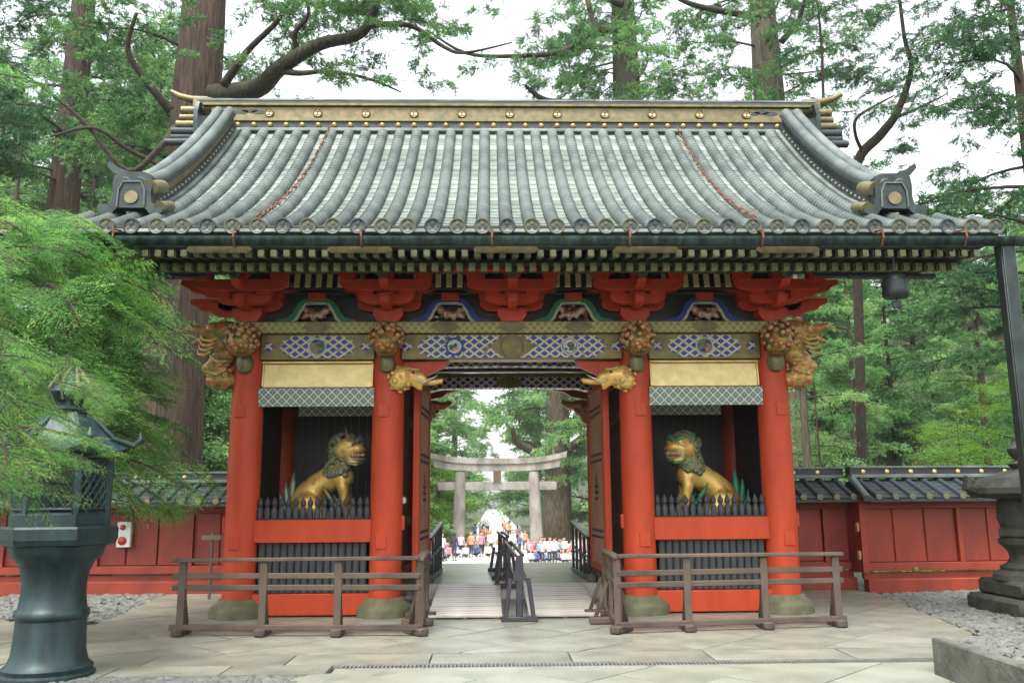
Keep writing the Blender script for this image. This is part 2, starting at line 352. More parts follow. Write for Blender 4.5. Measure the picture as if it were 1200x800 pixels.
# ================================================================ terrain, paving
def terrain(x, y):
    ax = abs(x-.3)
    def sst(a, b, t): t = min(1, max(0, (t-a)/(b-a))); return t*t*(3-2*t)
    low = -2.12*sst(7.0, 9.6, y)
    side = sst(9, 34, ax - max(0, (y-60)*.02))*sst(9, 30, y)*14 + sst(22, 70, ax)*sst(-10, 40, y)*16
    far = sst(90, 260, y)*sst(7, 30, ax)*10
    z = -.09 + low + side + far
    if ax > 12: z += .35*math.sin(x*.31+y*.17)*min(1, (ax-12)/10)
    return z
xs = sorted(set([round(v, 2) for v in list(np.linspace(-14, 14, 57))+list(np.linspace(-60, -14, 24))+list(np.linspace(14, 60, 24))+list(np.linspace(-300, -60, 10))+list(np.linspace(60, 300, 10))]))
ys = sorted(set([round(v, 2) for v in list(np.linspace(-40, 5, 19))+list(np.linspace(5, 12, 29))+list(np.linspace(12, 100, 45))+list(np.linspace(100, 400, 12))]))
g = MB(); g.v = [(x, y, terrain(x, y)) for y in ys for x in xs]; nx = len(xs)
g.f = [(j*nx+i, j*nx+i+1, (j+1)*nx+i+1, (j+1)*nx+i) for j in range(len(ys)-1) for i in range(nx-1)]; g.mi = [0]*len(g.f)
ground = g.build('ground', 'dirt', smooth=True, kind='structure')
# the pale gravel of the lower plaza and the avenue beyond the torii
pl = MB(); pl.add([(-8.6, 9.7, -2.09), (9.2, 9.7, -2.09), (9.2, 60, -2.09), (3.4, 66, -2.06), (3.2, 400, -2.0), (-2.0, 400, -2.0), (-2.6, 66, -2.06), (-8.6, 60, -2.09)], [(0, 1, 2, 7), (2, 3, 6, 7), (3, 4, 5, 6)])
pl.build('plaza', 'plaza', smooth=False, kind='structure')
# landing behind the gate and stairs down to the plaza
b = MB(); b.box((0, 4.72, .065), (8.3, 5.24, .27)); b.build('landing', 'landing', smooth=False, kind='structure')
st = bpy.data.objects.new('stone_stairs', None); col.objects.link(st); st['kind'] = 'structure'
me = MB().box((0, 0, 0), (9.2, .3, .34), b=.01).mesh('step', 'landing')
for i in range(13): put('step', me, st, (0, 7.5+.26*i, .03-.17*i))

def clip(poly, a, b, c):   # keep a x + b y <= c
    out = []
    for i in range(len(poly)):
        p, q = poly[i], poly[(i+1) % len(poly)]; dp = a*p[0]+b*p[1]-c; dq = a*q[0]+b*q[1]-c
        if dp <= 0: out.append(p)
        if (dp < 0) != (dq < 0) and abs(dp-dq) > 1e-9:
            t = dp/(dp-dq); out.append((p[0]+(q[0]-p[0])*t, p[1]+(q[1]-p[1])*t))
    return out
def area(p): return abs(sum(p[i][0]*p[(i+1) % len(p)][1]-p[(i+1) % len(p)][0]*p[i][1] for i in range(len(p))))/2
paving = bpy.data.objects.new('courtyard_paving', None); col.objects.link(paving); paving['kind'] = 'structure'
bed = MB(); bed.box((0, -6, -.055), (60, 26, .02)); bed.build('paving_bed', 'joint', paving, smooth=False)
def slab(poly, m='slab', gap=.007):
    if len(poly) < 3 or area(poly) < .02: return
    cx = sum(p[0] for p in poly)/len(poly); cy_ = sum(p[1] for p in poly)/len(poly)
    q = []
    for p in poly:
        d = math.hypot(p[0]-cx, p[1]-cy_); k = 1-gap*1.35/max(d, .05); q.append(((p[0]-cx)*k, (p[1]-cy_)*k))
    h = rnd.uniform(-.0025, .0025); b = MB().prism(q, -.045, h, 'z')
    o = b.build('paving_slab', m, paving, (cx, cy_, 0), smooth=False)
    o.rotation_euler = (rnd.uniform(-.0022, .0022), rnd.uniform(-.0022, .0022), 0)
def diag(region, s, m, ox=0, oy=0, jitter=0):
    n = 14; c = math.sqrt(.5)
    for i in range(-n, n):
        for j in range(-n, n):
            w1 = s*(1.5 if (j % 3 == 0) else 1)
            u0, u1, v0, v1 = i*s*1.3+(j % 2)*s*.6, (i+1)*s*1.3+(j % 2)*s*.6, j*s, (j+1)*s
            poly = [((u-v)*c+ox, (u+v)*c+oy) for u, v in ((u0, v0), (u1, v0), (u1, v1), (u0, v1))]
            for a in region: poly = clip(poly, *a) if poly else poly
            if poly: slab(poly, m)
gl = (-.992, -.128, 5.71); gr = (.983, -.188, 5.78)   # gravel edges left and right of the court
diag([gl, gr, (0, -1, 3.18), (0, 1, 3.6)], .92, 'slab', .2, .3)
diag([(-1, 0, 1.85), (1, 0, 5.4), (0, -1, 5.75), (0, 1, -4.02)], .8, 'slab_pale', .45, -.35)
for x0 in np.arange(-8.2, 8, 1.45):                      # long border stones in front of the court
    x1 = x0+1.45
    if x1 < 6.6: slab([(x0, -3.79), (x1, -3.79), (x1, -3.19), (x0, -3.19)], 'slab')
for x0 in np.arange(-8.4, -2.0, 1.1):
    slab([(x0, -4.28), (min(x0+1.1, -1.9), -4.28), (min(x0+1.1, -1.9), -3.8), (x0, -3.8)], 'slab')
slab([(-2.05, -4.3), (-1.3, -4.02), (-1.9, -5.6), (-2.7, -5.6)], 'slab_pale')
slab([(4.2, -4.0), (5.2, -4.0), (5.4, -3.8), (4.2, -3.8)], 'slab')
for x0 in (-11.5, -10.1, -8.7, -7.3): slab([(x0, -.62), (x0+1.4, -.62), (x0+1.4, -.2), (x0, -.2)], 'slab')
for x0 in np.arange(-12, -5.9, 1.2):
    for y0 in (-1.9, -3.19): slab([(x0, y0), (x0+1.2, y0), (x0+1.2, y0+1.25), (x0, y0+1.25)], 'slab')
# drain grate
gt = thing('drain_grate', 'long narrow slotted metal drain grate set across the paving in front of the gate', 'drain grate', (0, -3.915, 0))
b = MB()
for yy in (-.105, .105): b.box((1.2, yy, -.012), (6.1, .02, .03))
b.build('frame', 'grate', gt, smooth=False)
b = MB()
for i in range(150): b.box((-1.8+i*.04, 0, -.014), (.014, .19, .02))
b.build('bars', 'grate', gt, smooth=False, kind='stuff')

def inpoly(x, y, P):
    r = False
    for i in range(len(P)):
        (x1, y1), (x2, y2) = P[i], P[i-1]
        if (y1 > y) != (y2 > y) and x < (x2-x1)*(y-y1)/(y2-y1)+x1: r = not r
    return r
def pebbles(name, poly, n, z0, rmin, rmax, **k):
    base = []; bm = bmesh.new(); bmesh.ops.create_icosphere(bm, subdivisions=1, radius=1); bm.verts.ensure_lookup_table()
    V = np.array([v.co[:] for v in bm.verts]); Fc = np.array([[v.index for v in f.verts] for f in bm.faces]); bm.free()
    xs_ = [p[0] for p in poly]; ys_ = [p[1] for p in poly]; VV = []; FF = []; o = 0; c = 0
    while c < n:
        x, y = rnd.uniform(min(xs_), max(xs_)), rnd.uniform(min(ys_), max(ys_))
        if not inpoly(x, y, poly): continue
        s = rnd.uniform(rmin, rmax); a = Matrix.Rotation(rnd.uniform(0, 6.3), 3, 'Z') @ Matrix.Rotation(rnd.uniform(-.5, .5), 3, 'X')
        v = (V*(1+rng.normal(0, .13, V.shape)))*np.array([s*1.3, s, s*.6]) @ np.array(a).T+np.array([x, y, (z0(x, y) if callable(z0) else z0)+s*.25])
        VV.append(v); FF.append(Fc+o); o += len(V); c += 1
    me = bpy.data.meshes.new(name); me.from_pydata(np.concatenate(VV).tolist(), [], np.concatenate(FF).tolist()); me.materials.append(M['gravel'])
    return put(name, me, None, kind='stuff', **k)
pebbles('gravel', [(-12, -.15), (-5.72, -.15), (-6.2, 3.6), (-12, 3.6)], 4200, -.03, .033, .075)
pebbles('gravel', [(5.45, -2.6), (6.25, 2.2), (10, 3.0), (10, -2.6)], 4600, -.03, .033, .07)
pebbles('gravel', [(-5.4, -5.2), (-2.1, -5.2), (-2.1, -4.33), (-5.4, -4.33)], 2200, -.03, .024, .055)
# raised gravel bed with its kerb stones at the lower right
K = [(3.84, -4.62), (3.80, -6.2), (8.6, -6.2), (8.6, -3.4), (4.95, -3.4)]
pebbles('gravel', [(3.92, -4.5), (3.92, -6.1), (8.4, -6.1), (8.4, -2.7), (5.3, -2.7)], 3200, lambda x, y: .24*min(1, max(0, (-2.7-y)/1.8)), .025, .055)
b = MB().add([(3.93, -4.55, .24), (3.93, -6.2, .24), (9, -6.2, .24), (9, -4.5, .24), (5.3, -2.7, -.03), (9, -2.7, -.03), (3.93, -4.55, -.03)], [(0, 1, 2, 3), (0, 3, 5, 4), (0, 4, 6)]); b.build('raised_bed_fill', 'joint', None, smooth=False, kind='structure')
kb = thing('kerb', 'low rough grey stone kerb holding the raised gravel bed at the lower right', 'kerb', (3.9, -5, 0))
def kerbseg(p, q, h=.33, t=.13):
    d = Vector((q[0]-p[0], q[1]-p[1], 0)); L = d.length; a = math.atan2(d.y, d.x); n = max(1, round(L/1.1))
    for i in range(n):
        c = Vector((p[0], p[1], 0))+d*((i+.5)/n)
        MB().box((0, 0, h/2-.03), (L/n-.012, t, h+.06), b=.015).build('kerb_stone', 'kerbstone', kb, (c.x-3.9, c.y+5, rnd.uniform(-.008, .008)), a+rnd.uniform(-.01, .01))
kerbseg(K[0], K[1])

# ================================================================ the gate
G = thing('temple_gate', 'ornate vermilion Japanese temple gate with grey tiled roof and open central passage', 'gate', (0, 0, 0))
XO, XI = 3.94, 1.85
COLX = (-XO, -XI, XI, XO); ROWS = (0, 2.3, 4.6)
colme = MB().lathe([(.235, .18), (.235, 2.4), (.23, 4.1)], 32).mesh('column', 'red', 'auto')
baseme = MB().lathe([(.40, -.04), (.405, .1), (.39, .14), (.35, .17), (.30, .2), (.275, .25), (.25, .26)], 32).mesh('column_base', 'stone', 'auto')
boss = MB().box((0, 0, 0), (.155, .03, .2), b=.008).mesh('tenon_cap', 'red')
for y in ROWS:
    for x in COLX:
        z = 0 if y == 0 else .2
        put('column', colme, G, (x, y, 0)); put('column_base', baseme, G, (x, y, z))
for x in COLX:                     # square tenon caps on the front columns
    s = -.06 if x < 0 else .02
    for z in (1.16-.16, 2.88):
        if z > 2 and abs(x) > 3: pass
        put('tenon_cap', boss, G, (x+s+.02, -.235, z+.04))
# small wedge ends on column sides
for x, sgn in ((-XO, -1), (-XI, 1), (XI, -1), (XO, 1)):
    MB().box((0, 0, 0), (.05, .1, .2), b=.006).build('tenon_cap', 'red', G, (x+sgn*.245, 0, 1.3))

def bay(x0, x1, left):
    """niche bay between an outer and an inner column"""
    L = x1-x0; cx = (x0+x1)/2
    MB().box((cx, 0, 1.19), (L-.4, .24, .325), b=.012).build('sill_beam', 'red', G)
    MB().box((cx, 0, .17), (L-.4, .2, .30), b=.012).build('ground_beam', 'red', G)
    me = MB().box((0, 0, 0), (.095, .06, .72), b=.018).mesh('pale', 'blackwood')
    n = int((L-.46)/.104)
    for i in range(n): put('pale', me, G, (cx+(i-(n-1)/2)*.104, -.03+rnd.uniform(-.006, .006), .675))
    # pointed turned pickets above the sill
    pk = MB().lathe([(.034, 0), (.046, .04), (.048, .14), (.03, .175), (.022, .19), (.036, .205), (.044, .235), (.036, .27), (.014, .305), (.004, .335)], 10).mesh('picket', 'blackwood', 'auto')
    n = int((L-.42)/.103)
    for i in range(n): put('picket', pk, G, (cx+(i-(n-1)/2)*.103, -.06, 1.352))
    MB().box((cx, .0, 1.362), (L-.46, .16, .02)).build('picket_rail', 'blackwood', G)
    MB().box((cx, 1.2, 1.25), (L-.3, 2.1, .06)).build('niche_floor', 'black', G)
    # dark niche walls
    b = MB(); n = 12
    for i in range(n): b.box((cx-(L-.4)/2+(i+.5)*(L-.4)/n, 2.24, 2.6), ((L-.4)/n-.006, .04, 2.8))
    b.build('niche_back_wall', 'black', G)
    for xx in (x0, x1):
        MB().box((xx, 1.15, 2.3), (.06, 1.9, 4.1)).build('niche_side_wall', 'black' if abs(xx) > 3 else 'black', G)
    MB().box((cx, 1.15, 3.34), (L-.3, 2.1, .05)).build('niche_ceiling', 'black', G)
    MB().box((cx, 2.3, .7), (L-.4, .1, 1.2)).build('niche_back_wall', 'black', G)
    # gilt board and lattice valance
    MB().box((cx, -.05, 3.465), (L-.46, .05, .37), rx=R(-6)).build('gilt_board', 'goldpale', G)
    for z in (3.285, 3.65): MB().box((cx, -.10 if z > 3.5 else -.055, z), (L-.44, .035, .03), rx=R(-6), b=.005).build('gilt_moulding', 'gold', G)
    for xx in (x0+.235, x1-.235): MB().box((xx, -.08, 3.465), (.025, .04, .36), rx=R(-6), b=.004).build('gilt_moulding', 'gold', G)
    MB().box((cx, -.13, 3.125), (L-.39, .04, .27), rx=R(8)).build('lattice_valance', 'mesh', G)
    MB().box((cx+(.2 if left else -.2), .75, 3.04), (L-.8, .03, .22)).build('lattice_valance', 'mesh', G)
bay(-XO, -XI, 1); bay(XI, XO, 0)

# beams of the front
MB().box((0, 0, 4.155), (8.15, .5, .17), b=.01).build('head_plate', 'brocade', G)
for cx in (-2.9, -1.0, 0, 1.0, 2.9):      # scalloped dull patches on the plate
    P = []
    for a in range(0, 360, 15): P.append((cx+.2*math.cos(R(a))*(1+.08*math.cos(R(a*6))), 4.155+.082*math.sin(R(a))))
    MB().prism(P, -.25, -.256, 'y').build('metal_fitting', 'goldold', G)
for x0, x1 in ((-XO, -XI), (-XI, XI), (XI, XO)):
    L = x1-x0-.4; cx = (x0+x1)/2
    MB().box((cx, -.03, 3.87), (L, .3, .385), b=.01).build('tie_beam', 'olive', G)
    hw = .56 if L < 2 else 1.42; z0, z1 = 3.705, 4.035; zc = 3.87
    P = [(-hw, zc), (-hw+.06, zc+.07), (-hw+.03, zc+.1), (-hw+.14, z1-.06), (-hw+.16, z1), (hw-.16, z1), (hw-.14, z1-.06), (hw-.03, zc+.1), (hw-.06, zc+.07), (hw, zc)]
    P = P+[(x, 2*zc-z) for x, z in P[::-1][1:-1]]
    MB().prism([(x+cx, z) for x, z in P], -.175, -.186, 'y').build('enamel_panel', 'enamel', G)
    for s in (-1, 1):
        q = [(cx+s*(hw+.06+a), zc+bz) for a, bz in ((0, 0), (.05, .05), (.12, .07), (.15, .02), (.22, 0), (.15, -.02), (.12, -.07), (.05, -.05))]
        MB().prism(q, -.175, -.185, 'y').build('enamel_spur', 'enamel', G)
    meds = [(cx, 'blue')] if L < 2 else [(-.86, 'green'), (0, 'goldold'), (.86, 'blue')]
    for mx, mm in meds:
        rr = .125 if mx != 0 or L < 2 else .165
        disc = lambda r, y0, y1: MB().prism([(mx+r*math.cos(R(a)), zc+r*math.sin(R(a))) for a in range(0, 360, 12)], y0, y1, 'y')
        o = disc(rr, -.186, -.2).build('medallion', 'blue' if mm != 'goldold' else 'olive', G)
        ring = MB(); ring.tube([(mx+rr*math.cos(R(a)), -.2, zc+rr*math.sin(R(a))) for a in range(0, 361, 15)], .012, 6); ring.build('ring', 'blue' if mm == 'green' else ('cream' if mm == 'blue' else 'goldold'), o)
        if mm != 'goldold':
            disc(rr*.82, -.2, -.204).build('disc', 'cream' if (L > 2) else 'goldold', o)
            b = MB()
            for k in range(9): b.ball((mx+rnd.uniform(-.06, .06), -.208, zc+rnd.uniform(-.07, .07)), (rnd.uniform(.02, .045), .012, rnd.uniform(.02, .04)), 6, 4, mi=k % 3)
            b.build('motif', ['green', 'blue', 'lionface'], o)
        else:
            P = [(x, z) for x, z in arc(0, 0, .3, 145, 215, 8)]
            MB().prism([(-.34, zc), (-.16, z1-.01), (.16, z1-.01), (.34, zc), (.16, z0+.01), (-.16, z0+.01)], -.184, -.189, 'y').build('backplate', 'olive', o)
# red strut under the tie beam in the passage, above the gold heads
for s in (-1, 1):
    P = [(s*1.62, 3.66), (s*.95, 3.66), (s*1.02, 3.58), (s*1.25, 3.47), (s*1.4, 3.40), (s*1.62, 3.36)]
    MB().prism(P, -.07, .07, 'y').build('corner_bracket', 'red', G)

# column-top noses: carved lion heads full of curls
def curl_mesh(name, m, R0, n, seed, hi='curl_tip', flat=.35, c=(0, 0, 0), el=(1, 1, 1), frontonly=True, rr=(.055, .085)):
    r = random.Random(seed); b = MB(); pts = []
    k = 0
    while len(pts) < n and k < 4000:
        k += 1; v = Vector((r.gauss(0, 1), r.gauss(0, 1), r.gauss(0, 1))).normalized()
        if frontonly and v.y > .25: continue
        if all((v-p).length > .95*math.sqrt(4*math.pi*(.62 if frontonly else 1)/n)*.8 for p in pts): pts.append(v)
    for v in pts:
        q = Vector((v.x*el[0], v.y*el[1], v.z*el[2]))*R0+Vector(c); s = r.uniform(*rr)
        rot = v.to_track_quat('Z', 'Y').to_matrix()
        b.ball(q, (s, s, s*.55), 8, 5, rot=rot)
        # spiral ridge
        t = [q+rot @ Vector((s*.75*(1-u/9)*math.cos(u*1.1), s*.75*(1-u/9)*math.sin(u*1.1), s*.5*(.55+u/16))) for u in range(8)]
        b.tube(t, s*.2, 5, mi=1)
    return b.mesh(name, [m, hi], True)
def nose_head(x, kind):
    hd = meta('carved_lion_nose', [(0, 0, 0, .2, .22, .2), (0, -.17, -.08, .13, .13, .1), (0, -.05, -.17, .15, .16, .09), (-.09, -.2, .03, .05), (.09, -.2, .03, .05)], 'dragon', G, (x, -.4, 3.95), res=.05)
    put('curled_mane', curl_mesh('curled_mane', 'curl_brown', .235, 40, int(x*10)+50, rr=(.04, .058)), hd, (0, -.02, .02))
    put('curled_muzzle', curl_mesh('curled_muzzle', 'lionface', .1, 9, 3, rr=(.03, .05), el=(1.1, 1, .8)), hd, (0, -.2, -.12))
    MB().lathe([(.02, -.16), (.09, -.13), (.125, -.05), (.13, .03), (.1, .1)], 16).build('gilt_pendant', 'goldold', G, (x, -.24, 3.62))
    b = MB(); b.box((0, .15, 0), (.3, .3, .34), b=.02); b.build('neck', 'goldold', hd, (0, 0, 0))
for x in COLX: nose_head(x, 0)
# dragons springing sideways from the corner columns
def corner_dragon(s):
    g_ = 'dragon' if s < 0 else 'dragon_gold'
    X = s*XO
    hd = meta('dragon_nose', [(0, 0, 0, .16, .15, .15), (s*.2, -.02, .06, .15, .12, .1), (s*.36, -.03, .1, .1, .08, .06), (s*.42, -.03, .13, .07, .06, .05), (s*.22, -.02, -.09, .13, .1, .05), (s*.34, -.03, -.12, .07, .06, .035),
        (s*.1, -.1, .12, .06), (-s*.12, 0, -.18, .2, .15, .17), (-s*.1, 0, .1, .2, .15, .12)], g_, G, (X+s*.42, -.12, 4.06), res=.05)
    b = MB()
    b.ball((s*.14, -.12, .09), .035, 8, 6); b.ball((s*.37, -.08, .15), .022, 6, 5)
    b.build('eye', 'gold', hd)
    b = MB()
    for k in range(4): 
        z = -.06-.07*k; b.tube([(s*(.0+.03*k), -.14, z), (s*(.08+.03*k), -.17, z-.05), (s*(.2+.02*k), -.14, z-.03), (s*(.26+.01*k), -.1, z+.05)], [.022, .024, .018, .006], 6)
    b.tube([(s*.35, -.05, .12), (s*.5, -.06, .1), (s*.6, -.06, .04), (s*.66, -.06, .05)], [.018, .014, .01, .004], 6)
    b.tube([(s*.02, -.05, .18), (-s*.12, -.03, .27), (-s*.26, 0, .26)], [.025, .018, .006], 6)
    b.build('whiskers', 'gold', hd)
    put('curled_mane', curl_mesh('curled_mane', g_, .2, 20, 77, rr=(.035, .06)), hd, (-s*.13, .02, -.08))
    # second, lower carving
    lo = meta('dragon_body', [(0, 0, 0, .2, .15, .12), (s*.12, 0, -.16, .2, .15, .11), (-s*.04, 0, -.34, .2, .14, .14), (s*.1, 0, -.34, .14, .12, .1), (-s*.1, 0, .1, .16, .14, .12)], g_, G, (X+s*.36, -.1, 3.72), res=.05)
    put('scale_curls', curl_mesh('scale_curls', g_, .18, 22, 78, rr=(.03, .055), el=(1.1, .9, 1.3)), lo, (s*.03, .02, -.24))
    b = MB()
    b.tube([(s*.16, -.12, .02), (s*.02, -.18, -.08), (-s*.1, -.14, -.06)], [.02, .025, .01], 6); b.tube([(s*.22, -.1, -.2), (s*.05, -.16, -.26), (-s*.08, -.14, -.2)], [.02, .025, .01], 6)
    b.build('gilt_tendrils', 'gold', lo)
corner_dragon(-1); corner_dragon(1)
# gilded elephant-like heads on the inner columns
def gold_head(s):
    X = s*1.6
    h = meta('gilded_beast_head', [(s*.06, 0, 0, .17, .16, .17), (s*.0, -.04, .06, .14, .14, .12), (-s*.14, -.04, .03, .13, .11, .1), (-s*.24, -.05, .02, .09, .08, .08), (-s*.3, -.06, -.03, .06), (-s*.38, -.06, -.05, .055), (-s*.46, -.06, -.05, .05), (-s*.54, -.06, -.03, .045),
        (-s*.2, -.05, -.09, .07, .06, .04), (-s*.24, -.05, -.14, .05, .04, .03), (s*.1, -.12, -.06, .09, .05, .1)], 'liongold', G, (X, -.16, 3.38), res=.045)
    put('curled_mane', curl_mesh('curled_mane', 'liongold', .185, 24, 12, hi='gold', rr=(.03, .05)), h, (s*.07, -.01, .0))
    b = MB(); b.tube([(-s*.2, -.13, -.02), (-s*.3, -.16, -.06), (-s*.42, -.13, .0), (-s*.5, -.11, .05)], [.02, .018, .012, .004], 6); b.build('tusk', 'cream', h)
    b = MB(); b.ball((-s*.14, -.14, .08), .025, 8, 6); b.build('eye', 'black', h)
    b = MB(); b.tube([(-s*.05, -.15, .15), (-s*.14, -.15, .13), (-s*.22, -.13, .13)], .016, 6); b.tube([(s*.02, -.15, .05), (s*.1, -.17, -.02), (s*.08, -.16, -.12), (s*.0, -.15, -.13)], [.012, .02, .02, .008], 6)
    b.build('ear', 'gold', h)
gold_head(-1); gold_head(1)

# rainbow beams of the inner passage (two, stepped) and their ornament
for y, z, hw, h in ((1.2, 3.86, 1.5, .2), (2.3, 3.64, 1.52, .2)):
    P = [(-hw, z-h/2-.08), (-hw+.32, z-h/2), (0, z-h/2+.015), (hw-.32, z-h/2), (hw, z-h/2-.08), (hw, z+h/2), (0, z+h/2+.02), (-hw, z+h/2)]
    MB().prism(P, y-.12, y+.12, 'y').build('rainbow_beam', 'enamel', G)
    MB().prism([(x, zz) for x, zz in ((-hw, z+h/2-.0), (hw, z+h/2), (hw, z+h/2+.06), (-hw, z+h/2+.06))], y-.14, y+.14, 'y').build('beam_cap', 'olive', G)
    P = [(.23*math.cos(R(a)), z+.1*math.sin(R(a))) for a in range(0, 360, 20)]
    o = MB().prism(P, y-.12, y-.135, 'y').build('beam_plate', 'olive', G)
    b = MB()
    for s in (-1, 1):
        b.tube([(s*.02, y-.14, z-.09), (s*.03, y-.145, z), (s*.08, y-.145, z+.07), (s*.15, y-.14, z+.06), (s*.16, y-.14, z-.02), (s*.09, y-.14, z-.05)], .011, 5)
    b.build('scroll', 'goldold', o)
for s in (-1, 1):      # carved rear noses seen through the passage, and red arms above them
    rn = meta('carved_rear_nose', [(0, 0, 0, .22, .14, .1), (-s*.2, 0, -.02, .14, .1, .07), (-s*.34, 0, .05, .08, .06, .05), (s*.1, 0, -.15, .18, .14, .12), (s*.12, 0, -.3, .12, .1, .1)], 'lionface', G, (s*1.5, 4.5, 3.5), res=.06)
    put('curled_mane', curl_mesh('curled_mane', 'lionface', .17, 18, 5, rr=(.03, .06)), rn, (s*.05, 0, -.08))
    MB().prism([(s*1.65, 3.9), (s*.85, 3.9), (s*.95, 3.8), (s*1.2, 3.74), (s*1.3, 3.66), (s*1.65, 3.6)], 4.45, 4.6, 'y').build('corner_bracket', 'red_dark', G)
MB().box((0, 4.6, 4.0), (8, .24, .3), b=.01).build('rear_tie_beam', 'red_dark', G)
MB().box((0, 2.3, 4.1), (8, .24, .5), b=.01).build('middle_tie_beam', 'black', G)
for s in (-1, 1):      # frames and walls of the passage
    MB().box((s*1.62, 2.3, 2.0), (.2, .2, 3.6), b=.012).build('door_post', 'red', G)
    MB().box((s*XI, 3.45, 2.0), (.06, 2.0, 3.7)).build('passage_side_wall', 'red_dark', G)
    MB().box((s*(XI-.12), .14+.9, 1.75), (.05, 1.6, 3.3)).build('passage_side_wall', 'red_dark', G)
    for z in (.55, 1.3, 2.9): MB().box((s*(XI-.16), 1.1, z), (.06, 1.7, .14), b=.008).build('side_rail', 'red_dark', G)
    MB().box((s*XO, 3.45, 2.0), (.06, 2.0, 3.7)).build('outer_side_wall', 'red_dark', G)
b = MB().box((0, 0, 0), (.12, .15, .1), b=.02); b.build('metal_box_fitting', 'white', G, (-1.66, .35, 1.62))
# the stone threshold and the two leaves of the door, folded back along the passage
MB().box((0, 2.12, .12), (3.2, .34, .27), b=.02).build('threshold', 'landing', G)
def door(s):
    D = MB().box((0, 0, 0), (.05, 1.5, 2.9)).build('door_leaf', 'leather', G, (s*1.43, 1.32, 1.98), rz=s*.035)
    D['label'] = 'door leaf folded back on the %s side, red frame round brown panels' % ('left' if s < 0 else 'right')
    for y in (-.72, .72): MB().box((0, y, 0), (.085, .11, 2.96), b=.006).build('stile', 'red', D)
    MB().box((0, -.835, 0), (.1, .12, 2.98), b=.006).build('stile', 'red', D)
    for z in (-1.42, 1.42): MB().box((0, 0, z), (.08, 1.34, .11), b=.006).build('rail', 'red', D)
    st_ = MB().lathe([(.028, 0), (.024, .012), (.012, .024), (.003, .03)], 8).mesh('stud', 'darkmetal', True)
    for z in (-.95, -.85, .35, .25, 1.0, 1.1, -.25, -.15, -.35):
        for k in range(6):
            if z in (-.25, -.15, -.35) and k not in (2, 3): continue
            o = put('stud', st_, D, (-s*.027, -.5+.2*k, z)); o.rotation_euler = (0, -s*math.pi/2, 0)
    MB().prism([(-.12, -.3), (.1, -.22), (.02, -.1), (.1, .0), (-.12, .05), (-.05, -.12)], -s*.028, -s*.036, 'x').build('hinge_plate', 'darkmetal', D, (0, .1, .0))
door(-1); door(1)
for s in (-1, 1): MB().lathe([(.09, 0), (.1, .05), (.07, .12), (.02, .15)], 12).build('threshold_finial', 'stone', G, (s*1.38, 2.1, .25))

# bracket complexes
def masu(c, w_, h, d=None): 
    d = d or w_; return MB().prism([(-w_/2, h/2), (-w_/2, 0), (-w_*.34, -h/2), (w_*.34, -h/2), (w_/2, 0), (w_/2, h/2)], -d/2, d/2, 'y')
blk = masu(0, .24, .15).mesh('bearing_block', 'red_bracket'); big = masu(0, .44, .2).mesh('great_block', 'red_bracket')
def armpoly(hw, z0, z1, r):
    n = 6; P = [(-hw, z1), (-hw, z1-(z1-z0)*.35)]
    for i in range(n+1):
        t = i/n; P.append((-hw+r*(1-math.cos(t*math.pi/2)), z1-(z1-z0)*.35-(z1-z0)*.65*math.sin(t*math.pi/2)))
    return P+[(-x, z) for x, z in P[::-1]]
def arm(x, y, hw, z0, z1, th=.13, ax='x', ysp=None):
    if ax == 'x': return MB().prism(armpoly(hw, z0, z1, .22), -th/2, th/2, 'y').build('bracket_arm', 'red_bracket', G, (x, y, 0))
    return MB().prism(armpoly(hw, z0, z1, .2), -th/2, th/2, 'x').build('bracket_arm', 'red_bracket', G, (x, y, 0))
for x in (-XO, -XI, 0, XI, XO):
    o_ = (abs(x) > 3); sg = (1 if x > 0 else -1)
    put('great_block', big, G, (x, -.06, 4.34))
    arm(x, -.06, .48, 4.42, 4.58); arm(x, -.1, .62, 4.40, 4.56, ax='y')
    for dx in (-.38, 0, .38): put('bearing_block', blk, G, (x+dx, -.06, 4.64))
    for yy, hw, zz in ((-.42, .40, 4.46), (-.62, .66, 4.63)):
        arm(x, yy, hw, zz, zz+.15)
        for dx in (-hw+.11, 0, hw-.11): put('bearing_block', blk, G, (x+dx, yy, zz+.2))
    arm(x, -.06, .72, 4.70, 4.86)
    MB().prism([(-.12, 4.62), (-.62, 4.64), (-.86, 4.66), (-.95, 4.72), (-.86, 4.78), (-.1, 4.80)], x-.065, x+.065, 'x').build('nose_arm', 'red_bracket', G)
    MB().lathe([(.02, 0), (.075, .01), (.09, .03), (.08, .04)], 14).build('rosette', 'goldold', G, (x, -.96, 4.80)).rotation_euler = (R(90), 0, 0)
    if o_:
        for yy, zz in ((-.06, 4.42), (-.5, 4.6)):
            P = [(sg*.3, zz+.2), (sg*1.0, zz+.2), (sg*1.02, zz+.13), (sg*.9, zz+.08), (sg*.86, zz+.03), (sg*.7, zz+.0), (sg*.62, zz-.06), (sg*.3, zz-.08)]
            MB().prism(P, yy-.065, yy+.065, 'y').build('nose_arm', 'red_bracket', G, (x-sg*.12, 0, 0))
        put('bearing_block', blk, G, (x+sg*.62, -.3, 4.78)); put('bearing_block', blk, G, (x+sg*.5, -.06, 4.64))
